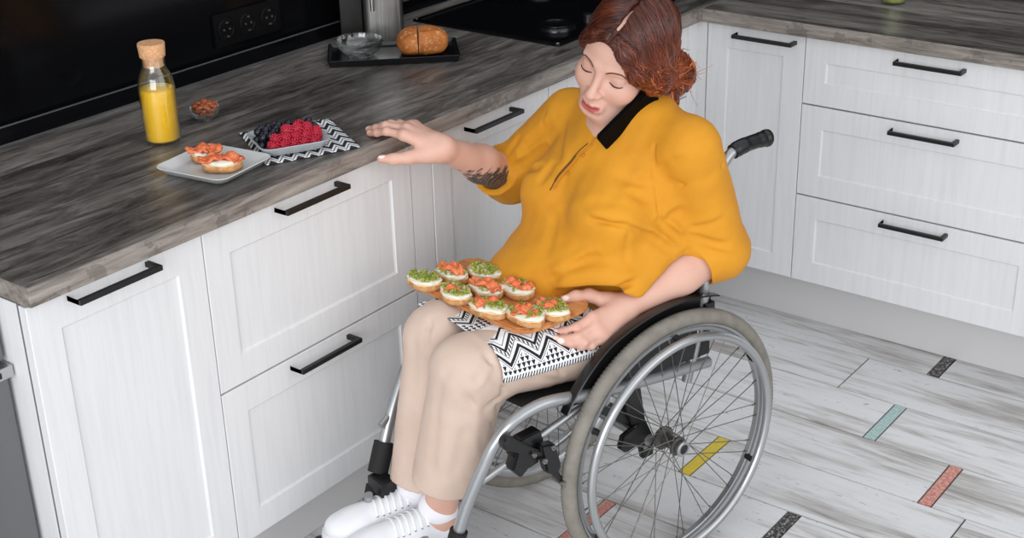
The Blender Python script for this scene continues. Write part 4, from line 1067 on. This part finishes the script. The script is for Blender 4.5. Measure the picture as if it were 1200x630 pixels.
MB().tube(on_cloth(sh, [(0.0535, 0.0071, 0.9358), (0.0714, -0.0122, 0.9073), (0.0960, -0.0296, 0.8713), (0.1206, -0.0335, 0.8389)], .0006), [.0012] * 8 + [.0022] * 12 + [.0012] * 5, 8).build('placket_slit_shade', M_SLIT, person, smooth=60)  # dark brown tube paints the shade inside the open slit beside the placket
for p in [(0.0678, 0.0105, 0.9144), (0.0897, -0.0126, 0.8745)]: MB().ico(on_cloth(sh, [p, p], .0012)[0], (.0042, .0042, .0042), 2).build('button', M_PLK, person, smooth=60)
# ---------------------------------------------------------------- trousers
tr = Vol(); HEM = {1: np.array([.472, .028, .308]), -1: np.array([.464, -.066, .256])}; LEG = {}
for s in (1, -1):
    g = LEG[s] = Vol()
    for dy, r0, r1 in ((.020, .073, .060), (-.018, .073, .060)):
        g.cap(HIPS[s] + (0, s * dy + s * .008, .002), KNEE[s] + (-.02, s * dy * .35, 0), r0, r1, k=.03)
    g.cap(KNEE[s] + (-.02, 0, 0), KNEE[s], .064, .0655, k=.02)
    g.cap(KNEE[s], HEM[s] + (.002, 0, -.03), .0655, .064, k=.02)
    g.cap(KNEE[s] + (-.03, 0, -.02), HEM[s] + (-.03, 0, -.03), .058, .054, k=.03)
    ax = (HEM[s] - KNEE[s]); ax /= np.linalg.norm(ax)
    cutend(g, HEM[s] + (-.012, 0, 0), ax, .10, .12)
    g.cap(HEM[s] - ax * .03, HEM[s] + ax * .03, .050, .052, k=.003, op='s')
    g.cap(HEM[s] - ax * .03 + (-.026, 0, 0), HEM[s] + ax * .03 + (-.026, 0, 0), .042, .043, k=.003, op='s')
    tr.fn(lambda P, g=g: g(P), (HIPS[s] + HEM[s]) / 2 + (.12, 0, .07), .40, k=.012)
tr.ell((.015, 0, .545), (.135, .176, .085), k=.04)
base_tr = Vol(); base_tr.ops = list(tr.ops)
TF = creases((
    ((0.4241, 0.1342, 0.6284), (0.3867, 0.1461, 0.5318), 0.008, 0.006),
    ((0.3867, 0.1461, 0.5318), (0.4308, 0.1427, 0.5160), 0.008, 0.005),
    ((0.4591, 0.1467, 0.5994), (0.3840, 0.1212, 0.4853), 0.008, 0.0045),
    ((0.4778, 0.1395, 0.5621), (0.3888, 0.1114, 0.4435), 0.009, 0.004),
    ((0.4894, 0.1117, 0.6141), (0.5074, 0.0856, 0.5346), 0.012, 0.003),
    ((0.5074, 0.0856, 0.5346), (0.5207, 0.0735, 0.3667), 0.01, 0.003),
    ((0.4609, -0.0522, 0.6050), (0.5038, -0.0391, 0.3379), 0.013, 0.003),
    ((0.2806, 0.1598, 0.5840), (0.2521, 0.1618, 0.5326), 0.006, 0.004),
    ((0.3362, 0.1586, 0.5609), (0.2450, 0.1530, 0.5147), 0.01, 0.0025),
    ((0.4256, -0.0429, 0.6411), (0.4530, -0.0233, 0.5849), 0.008, 0.005),
    ((0.4723, 0.1270, 0.4825), (0.4882, 0.1034, 0.3600), 0.012, 0.003),
    ((0.4223, 0.1497, 0.6063), (0.4560, 0.1520, 0.5726), 0.008, -0.003),
    ((0.4533, 0.1465, 0.5411), (0.4460, 0.1168, 0.3892), 0.012, -0.002),))
def tr_post(P, d):
    m = np.abs(d) < .022
    if m.any():
        Q = P[m]; e = .0015 * sn(Q * (1, 1, .5), 30, 15) + .0007 * sn(Q, 80, 19)
        for a, b, w, amp in TF: e = e + fold(Q, a, b, w, amp * 1.5)
        d = d.copy(); d[m] += e
    return d
tr.post = tr_post
M_TROU = mat('beige_cotton', (206, 184, 168), .8); _t = NT(M_TROU); _n = _t.noise(_t.coords((1, 1, 1)), 12, 4); _w = _t.noise(_t.coords((300, 300, 300)), 1, 2)
_t.base(_t.ramp(_n, [(.3, lin((194, 171, 156))), (.7, lin((204, 182, 167)))])); _t.bump(_w, .15, .0006)
vol_obj('trousers', tr, .0036, M_TROU, person, relax=1)
# ---------------------------------------------------------------- shoes and socks
M_SHOE = mat('white_leather', (220, 221, 225), .42); M_SOLE = mat('white_rubber', (214, 214, 217), .5); M_SOCK = mat('white_knit', (232, 230, 236), .9); M_LACE = mat('white_lace', (244, 244, 246), .7); M_EYE = mat('eyelet_grey', (138, 138, 142), .4, .5)
for s, heel, yawd, sole in ((-1, (.424, -.054), -16, .122), (1, (.430, .024), -14, .116)):
    Ms = Matrix.Translation((heel[0], heel[1], sole)) @ Matrix.Rotation(math.radians(yawd), 4, 'Z') @ Matrix.Rotation(math.radians(-11), 4, 'Y')
    shoe = sub('shoe', person); shoe.matrix_local = Ms
    u = Vol()
    u.ell((.205, 0, .026), (.056, .045, .034), k=.02); u.cap((.175, 0, .036), (.095, 0, .052), .041, .040, k=.03); u.cap((.095, 0, .052), (.050, 0, .056), .039, .036, k=.03)
    u.cap((.042, 0, .035), (.040, 0, .066), .037, .032, k=.03); u.cap((.150, 0, .062), (.100, 0, .080), .021, .020, k=.025); u.cap((.100, 0, .080), (.084, 0, .093), .019, .013, k=.015)
    u.cap((.048, 0, .078), (.046, 0, .140), .027, .036, k=.008, op='s')
    u.half((0, 0, .012), (0, 0, -1), k=.003, c=(.12, 0, .0), r=.3)
    def up(P, d):
        Q = P; e = fold(Q, (.165, -.03, .060), (.165, .03, .060), .006, .0015) + fold(Q, (.150, -.034, .062), (.150, .034, .062), .004, .0018)
        for q in (1, -1): e = e + fold(Q, (.155, q * .026, .066), (.075, q * .034, .082), .0022, .0016) + fold(Q, (.070, q * .040, .02), (.062, q * .036, .085), .0022, .0014)
        return d + e + .0006 * sn(Q, 70, 4)
    u.post = up
    vol_obj('upper', u, .0034, M_SHOE, shoe)
    out = []
    for k in range(40):
        a = 2 * math.pi * k / 40; ca, sa = math.cos(a), math.sin(a)
        x = .130 + .134 * math.copysign(abs(ca) ** .8, ca); w = .046 if x > .15 else .046 - .010 * min(1, (.15 - x) / .08); out.append((x, w * math.copysign(abs(sa) ** .75, sa)))
    MB().prism(out, 0, .024, 0, .004).build('sole', M_SOLE, shoe, smooth=40)
    for k in range(6):
        x = .158 - .0125 * k; zz = .0660 + .0050 * k; hw = .019 + .0012 * k
        pts = [(x, -hw - .004, zz - .004), (x + .003, -hw * .5, zz + .0165), (x + .004, 0, zz + .0205), (x + .003, hw * .5, zz + .0165), (x, hw + .004, zz - .004)]
        q = np.array([tuple(p) for p in smooth_path(pts, 6)])
        for _ in range(4):
            g = u.grad(q); q = q - (u(q) - .0016)[:, None] * g
        MB().tube([Vector(p) for p in q], .0024, 6, sq=(.7, 1.5)).build('lace', M_LACE, shoe, smooth=60)
        for e in (0, -1):
            n = u.grad(q[e][None])[0]; MB().ico(Vector(q[e] - n * .0008), .0028, 1).build('eyelet', M_EYE, shoe, smooth=60)
    if s < 0: MB().tube(smooth_path([(.085, -.014, .098), (.088, -.045, .108), (.095, -.075, .106), (.10, -.10, .112)], 8), .0018, 6).build('lace_end', M_LACE, shoe, smooth=60)
    sk = Vol(); zs, xs_ = (.118, .071) if s < 0 else (.108, .064); sk.cap((.046, 0, .050), (xs_, 0, zs), .034, .0405, k=.01); sk.cap((xs_, 0, zs + .001), (xs_, 0, zs + .0025), .0415, .0415, k=.002)
    o = vol_obj('sock', sk, .003, M_SOCK, person); o.matrix_local = Ms
# ---------------------------------------------------------------- hair
M_HAIR = mat('auburn_hair', (110, 48, 26), .33); _t = NT(M_HAIR); _a = _t.new('ShaderNodeAttribute', _attribute_name='col'); _t.base(_a.outputs['Color']); _t.b.inputs['Specular IOR Level'].default_value = .45
hairv = Vol()
hairv.ell((.003, -.020, .045), (.0865, .1015, .0860), k=.02)
hairv.ell((.0, -.050, -.005), (.078, .070, .070), k=.03)
LSW = [(.006, .083, .080), (.036, .077, .058), (.064, .054, .016), (.080, .004, -.022), (.072, -.066, -.042)]
hairv.chain(LSW, [.006, .010, .015, .021, .028], k=.03)
RSW = [(.002, .083, .080), (-.036, .075, .062), (-.064, .050, .026), (-.076, .004, -.010), (-.064, -.060, -.032)]
hairv.chain(RSW, [.004, .005, .007, .012, .022], k=.025)
BUN = np.array([.072, -.100, -.058])
hairv.ell(BUN, (.047, .044, .047), k=.02); hairv.ell(BUN + (.014, .050, -.036), (.033, .032, .031), k=.02)
hairv.ell((-.005, .130, -.024), (.064, .108, .096), k=.010, op='s')
hairv.cap((.004, .105, .080), (.004, -.03, .138), .0055, .003, k=.006, op='s')
def flow(P): return sn(P * (1, 1, 1), 90, 31)
hairv.post = lambda P, d: d + .0012 * sn(P, 110, 33)
HC = [np.array(lin(c)[:3]) for c in ((52, 22, 15), (98, 42, 22), (150, 72, 36), (204, 120, 66))]
def hcol(t): 
    t = np.clip(t, 0, .999) * 3; i = t.astype(int); f = (t - i)[:, None]; A = np.array(HC); return A[i] * (1 - f) + A[i + 1] * f
MH = Matrix.Translation(HT) @ Matrix(HR.tolist()).to_4x4() @ Matrix.Scale(HS, 4)
flip = np.linalg.det(HR) < 0
hair = vol_obj('hair', hairv, .0032, M_HAIR, person, lambda V: hcol(.14 + .12 * sn(V, 60, 12)))
hair.data.transform(MH)
if flip: hair.data.flip_normals()
def hair_tubes(paths, name, rmax=.0016):
    V = []; F = []; Cc = []; o = 0; sg = 5
    for P, t, rm in paths:
        P = [Vector(p) for p in P]; n = len(P)
        b = MB().tube(P, [rm * (.35 + .65 * math.sin(math.pi * min(1, .12 + .86 * i / (n - 1)))) for i in range(n)], sg)
        V += b.v; F += [tuple(i + o for i in f) for f in b.f]; o += len(b.v); Cc += [t] * len(b.v)
    me = bpy.data.meshes.new(name); me.from_pydata(V, [], F); me.materials.append(M_HAIR); me.polygons.foreach_set('use_smooth', [True] * len(me.polygons))
    c = np.ones((len(V), 4), np.float32); W_ = np.array(V)
    c[:, :3] = hcol(np.clip(np.array(Cc) + .34 * np.clip((.060 - W_[:, 2]) / .09, -.5, 1) * (W_[:, 0] > -.02), 0, 1)); a = me.color_attributes.new('col', 'FLOAT_COLOR', 'POINT'); a.data.foreach_set('color', c.ravel())
    me.transform(MH); 
    if flip: me.flip_normals()
    ob = bpy.data.objects.new(name, me); COL.objects.link(ob); ob.parent = hair; return ob
rg = np.random.default_rng(11)
def lay_on(P, off):
    P = np.array(P, float)
    for _ in range(5):
        P = P - ((hairv(P) - off)[:, None]) * hairv.grad(P)
    return P
def strand_set(side, n, seed):
    r = np.random.default_rng(seed); out = []
    for k in range(n):
        u = (k + r.random()) / n - .04; y0 = .082 - .150 * u + r.normal() * .003; s0 = np.array([.004 + side * .004, y0, .09 + .04 * (1 - ((y0 + .01) / .09) ** 2)])
        m1 = np.array([side * (.038 + .032 * u), .078 - .120 * u, .058 + .018 * u]) + r.normal(size=3) * .002
        m2 = np.array([side * .070, .052 - .105 * u, .012 + .034 * u]) + r.normal(size=3) * .003
        m3 = np.array([side * .084, -.002 - .070 * u, -.026 + .024 * u]) + r.normal(size=3) * .002
        if side > 0: end = [BUN + r.normal(size=3) * .012 + (0, .01, .02)]
        else: end = [np.array([-.050, -.088, -.030 + .03 * u]) + r.normal(size=3) * .004, np.array([.0, -.108, -.045]) + r.normal(size=3) * .008, BUN + r.normal(size=3) * .01]
        q = np.array([tuple(p) for p in smooth_path([s0, m1, m2, m3] + end, 7)])
        hi = .16 + .20 * r.normal() + (.10 if side > 0 else -.05)
        out.append([q, hi, .0008 + .0007 * r.random(), .0004 + abs(r.normal()) * .0007])
    A = np.concatenate([o[0] for o in out]); off = np.concatenate([np.full(len(o[0]), o[3]) for o in out])
    for _ in range(5): A = A - (hairv(A) - off)[:, None] * hairv.grad(A)
    i = 0
    for o in out:
        n_ = len(o[0]); o[0] = A[i:i + n_]; i += n_
    return [(o[0], float(np.clip(o[1], .02, .98)), o[2]) for o in out]
hair_tubes(strand_set(1, 620, 1) + strand_set(-1, 430, 2), 'strands')
# twisted coil and loose curls at the nape
curls = []
for k in range(150):
    c = BUN + (0, 0, 0) if k < 100 else BUN + (.014, .050, -.036); R = (.043 if k < 100 else .030)
    ax = np.array([.75, -.45, .35]) + rg.normal(size=3) * .28; ax /= np.linalg.norm(ax); e1 = np.cross(ax, [0, 0, 1]); e1 /= np.linalg.norm(e1); e2 = np.cross(ax, e1)
    h = rg.uniform(-.85, .95); rr_ = R * math.sqrt(max(.08, 1 - h * h)) * rg.uniform(.98, 1.10); a0 = rg.uniform(0, 6.28); ln = rg.uniform(1.6, 4.2)
    curls.append(([c + ax * h * R * .95 + rr_ * (e1 * math.cos(a0 + ln * t) + e2 * math.sin(a0 + ln * t)) + ax * .006 * math.sin(3 * t) for t in np.linspace(0, 1, 14)], float(np.clip(.42 + .25 * rg.normal(), .03, .98)), rg.uniform(.0012, .0022)))
for k in range(26):   # flyaway wisps
    a = rg.uniform(0, 6.28); p0 = BUN + np.array([.03 * math.cos(a), -.02, .03 * math.sin(a)]); d = np.array([.3 * math.cos(a) + .1, -.5, .6 * math.sin(a) + .2]); L = rg.uniform(.02, .045); cu = rg.normal(size=3) * .02
    curls.append(([p0 + d * L * t + cu * t * t + .004 * np.array([math.sin(7 * t), math.cos(6 * t), math.sin(5 * t)]) for t in np.linspace(0, 1, 9)], .55, .0007))
hair_tubes(curls, 'curls')
# brows and lash lines
M_BROW = mat('dark_brow', (108, 70, 54), .7); M_LASH = mat('dark_lash', (40, 26, 24), .7)
def on_face(pts, off):
    q = np.array([tuple(p) for p in smooth_path(pts, 6)])
    for _ in range(5): q = q - (hv(q) - off)[:, None] * hv.grad(q)
    return [Vector(p) for p in q]
for s in (1, -1):
    p = on_face([(s * .014, .092, .0105), (s * .026, .090, .0160), (s * .040, .080, .0160), (s * .050, .070, .0100)], .0003); n = len(p)
    o = MB().tube(p, [.0026 * (.5 + .5 * math.sin(math.pi * min(1, .25 + .75 * i / n))) for i in range(n)], 8, sq=(.6, 1)).build('eyebrow', M_BROW, person, smooth=180, M=MH)
    p = on_face([(s * .0205, .083, -.0125), (s * .028, .085, -.0150), (s * .037, .083, -.0152), (s * .0465, .075, -.0120)], .0004); n = len(p)
    MB().tube(p, [.0016 * (.45 + .55 * math.sin(math.pi * (i + .6) / (n + .2))) for i in range(n)], 8).build('eyelashes', M_LASH, person, smooth=180, M=MH)
# ---------------------------------------------------------------- phone between cheek and shoulder
M_PHONE = mat('phone_black', (8, 8, 9), .5, Specular__IOR__Level=.05); M_SCR = mat('phone_screen', (8, 8, 10), .12)
A_, B_ = hd((.090, -.002, -.038)), hd((.052, .116, -.142)); dz = (B_ - A_) / np.linalg.norm(B_ - A_); nx = HR @ np.array([.86, .10, -.50]); nx = nx - dz * (nx @ dz); nx /= np.linalg.norm(nx); cv = np.array([1.845, 2.115, 1.898]) - A_; cv = cv - dz * (cv @ dz); cv /= np.linalg.norm(cv); nx = nx * .80 + cv * .60; nx /= np.linalg.norm(nx); wy = np.cross(nx, dz)
pm = Matrix(((wy[0], dz[0], nx[0], (A_[0] + B_[0]) / 2), (wy[1], dz[1], nx[1], (A_[1] + B_[1]) / 2), (wy[2], dz[2], nx[2], (A_[2] + B_[2]) / 2), (0, 0, 0, 1)))
t = thing('phone', 'black phone clamped between her cheek and shoulder', 'phone'); t.matrix_world = ML2W @ pm
MB().prism(rrect(.070, .146, .010), -.0045, .0045, 0, .0018).build('case', M_PHONE, t, smooth=40)
MB().prism(rrect(.063, .138, .007), -.0051, -.0044, 0).build('screen', M_SCR, t)
MB().prism([(x * 1 + -.018, y - .052) for x, y in rrect(.020, .024, .005)], .0044, .0058, 0, .0006).build('camera_bump', M_PHONE, t, smooth=40)
# ---------------------------------------------------------------- board with toasts, towel on the lap
BA = math.radians(6.8); BZ = .6400; BC = np.array([.266, -.022, BZ])
MBd = ML2W @ Matrix.Translation(BC) @ Matrix.Rotation(BA, 4, 'Z')
M_BOARD = mat('board_wood', (190, 122, 66), .5); _t = NT(M_BOARD); _n = _t.noise(_t.coords((30, 4, 30)), 2, 6, .6, .5); _t.base(_t.ramp(_n, [(.3, lin((166, 98, 50))), (.5, lin((196, 130, 74))), (.75, lin((214, 156, 98)))])); _t.bump(_n, .1, .0006)
o = MB().prism([(-.098, -.165), (-.075, -.186), (.060, -.186), (.088, -.165), (.092, .135), (.076, .156), (.02, .172), (-.075, .172), (-.098, .155)], 0, .013, 0, .003).build('serving_board', M_BOARD, smooth=40); o.matrix_world = MBd
tag(o, 'wooden board of topped toasts held on her lap', 'board')
TO = [((0.3630, -0.1552), 8, 0, [], 1.0, 'green topped toast without salmon at the front left corner of the board'),
      ((0.2984, -0.1448), -6, 0, [(-.012, .0, .5, .050, .034), (.016, .004, -.4, .040, .026)], .4, 'salmon topped toast second along the far long edge of the board'),
      ((0.2456, -0.1047), 4, 0, [], .9, 'green topped toast at the far edge of the board against her blouse'),
      ((0.3498, -0.0614), -8, 0, [(.0, -.008, .9, .034, .022)], .8, 'mostly green toast with a small salmon strip on the near edge of the board'),
      ((0.2899, -0.0368), 5, 0, [(-.012, .0, .3, .056, .034), (.018, .0, -.2, .046, .030)], .25, 'salmon covered toast in the middle of the board'),
      ((0.3392, 0.0372), 14, 0, [(-.010, .0, 1.1, .048, .036)], .7, 'half salmon half green toast on the near edge at mid board'),
      ((0.2422, 0.0043), 6, 0, [(-.012, .0, .2, .044, .030), (.014, .002, .4, .044, .030)], .45, 'salmon and green toast at the far side beside her blouse'),
      ((0.3040, 0.1132), 12, 0, [(.0, -.004, .4, .054, .036), (-.014, .006, 1.0, .036, .026)], .6, 'salmon topped toast on the near right corner of the board'),
      ((0.2513, 0.1230), 6, 0, [(-.004, -.004, .2, .050, .030)], .7, 'salmon and green toast under her thumb')]
for i, (q, rz, _, sal, gr, lab) in enumerate(TO):
    r = toast(20 + i, sal, gr, .086, .057); r.location = ML2W @ Vector((q[0], q[1], BZ + .0134)); r.rotation_euler.z = PSI + math.pi / 2 + math.radians(rz)
    tag(r, lab, 'toast', 'toasts on the board')
# towel draped over both thighs
def towel_mat():
    m = mat('geometric_towel', (235, 235, 236), .85); t = NT(m); uv = t.n.new('ShaderNodeUVMap'); s = t.n.new('ShaderNodeSeparateXYZ'); t.link(uv.outputs[0], s.inputs[0]); U, V = s.outputs[0], s.outputs[1]
    mt = t.math
    zig = mt('MULTIPLY', mt('ABSOLUTE', mt('SUBTRACT', mt('FRACT', mt('MULTIPLY', U, 14.3)), .5)), .070)     # metres
    Vm = mt('MODULO', V, .150)
    d = mt('SUBTRACT', Vm, zig)
    def band(x, a, b): return mt('MULTIPLY', mt('GREATER_THAN', x, a), mt('LESS_THAN', x, b))
    f = band(d, .0285, .0375)
    for a, b in ((.0235, .0255), (.046, .048), (.0585, .0665), (.074, .076), (.090, .097)): f = mt('MAXIMUM', f, band(d, a, b))
    # little triangles under the zigzag
    tu = mt('FRACT', mt('MULTIPLY', U, 86)); tv = mt('FRACT', mt('MULTIPLY', V, 92)); tri = mt('LESS_THAN', mt('ABSOLUTE', mt('SUBTRACT', tu, .5)), mt('MULTIPLY', tv, .46))
    f = mt('MAXIMUM', f, mt('MULTIPLY', tri, mt('MULTIPLY', mt('LESS_THAN', d, .019), mt('GREATER_THAN', V, .0145))))
    # vertical bars above
    bars = mt('LESS_THAN', mt('FRACT', mt('MULTIPLY', U, 150)), .5); f = mt('MAXIMUM', f, mt('MULTIPLY', bars, band(d, .049, .0575)))
    dash = mt('LESS_THAN', mt('FRACT', mt('ADD', mt('MULTIPLY', U, 150), mt('MULTIPLY', V, 40))), .46); f = mt('MULTIPLY', f, mt('GREATER_THAN', V, .012)); f = mt('MAXIMUM', f, mt('MULTIPLY', dash, mt('LESS_THAN', V, .0105)))
    t.base(t.mix(f, lin((232, 232, 234)), lin((24, 24, 27)))); n = t.noise(t.coords((800, 800, 800)), 1, 2); t.bump(n, .3, .0006); return m
sup = Vol(); sup.ops = list(base_tr.ops)
sup.cap((.10, 0, .545), (.44, 0, .572), .060, .058, k=.06)
nu, nv = 44, 84; L_ = .335
V = []; UV = []
for i in range(nu + 1):
    u = i / nu; x = .135 + .268 * u; p = np.array([x, -.118, .72])
    for _ in range(40): p[2] -= (sup(p[None])[0] - .0045) * .9
    col = [p.copy()]; td = np.array([0, 1.0, 0])
    for j in range(nv):
        g = sup.grad(p[None])[0]; tdir = np.cross(np.array([1, 0, 0.]), g); tdir = tdir / np.linalg.norm(tdir)
        if tdir @ td < 0: tdir = -tdir
        td = tdir; p = p + tdir * L_ / nv
        for _ in range(2): p = p - (sup(p[None])[0] - .0045) * sup.grad(p[None])[0]
        p[0] = x; q = p.copy(); q[2] = min(q[2], BZ - .0015); col.append(q)
    for j, q in enumerate(col):
        V.append(tuple(q + np.array([.006 * math.sin(j * .13 + 1) * (u - .5), 0, 0]))); UV.append((u * .268, L_ * (1 - j / nv)))
F = [(i * (nv + 1) + j, (i + 1) * (nv + 1) + j, (i + 1) * (nv + 1) + j + 1, i * (nv + 1) + j + 1) for i in range(nu) for j in range(nv)]
o = cloth_obj('towel', V, F, UV, towel_mat(), .0016); o.modifiers['thickness'].offset = 0; o.matrix_world = ML2W
tag(o, 'black and white geometric towel draped over her thighs under the board', 'towel')
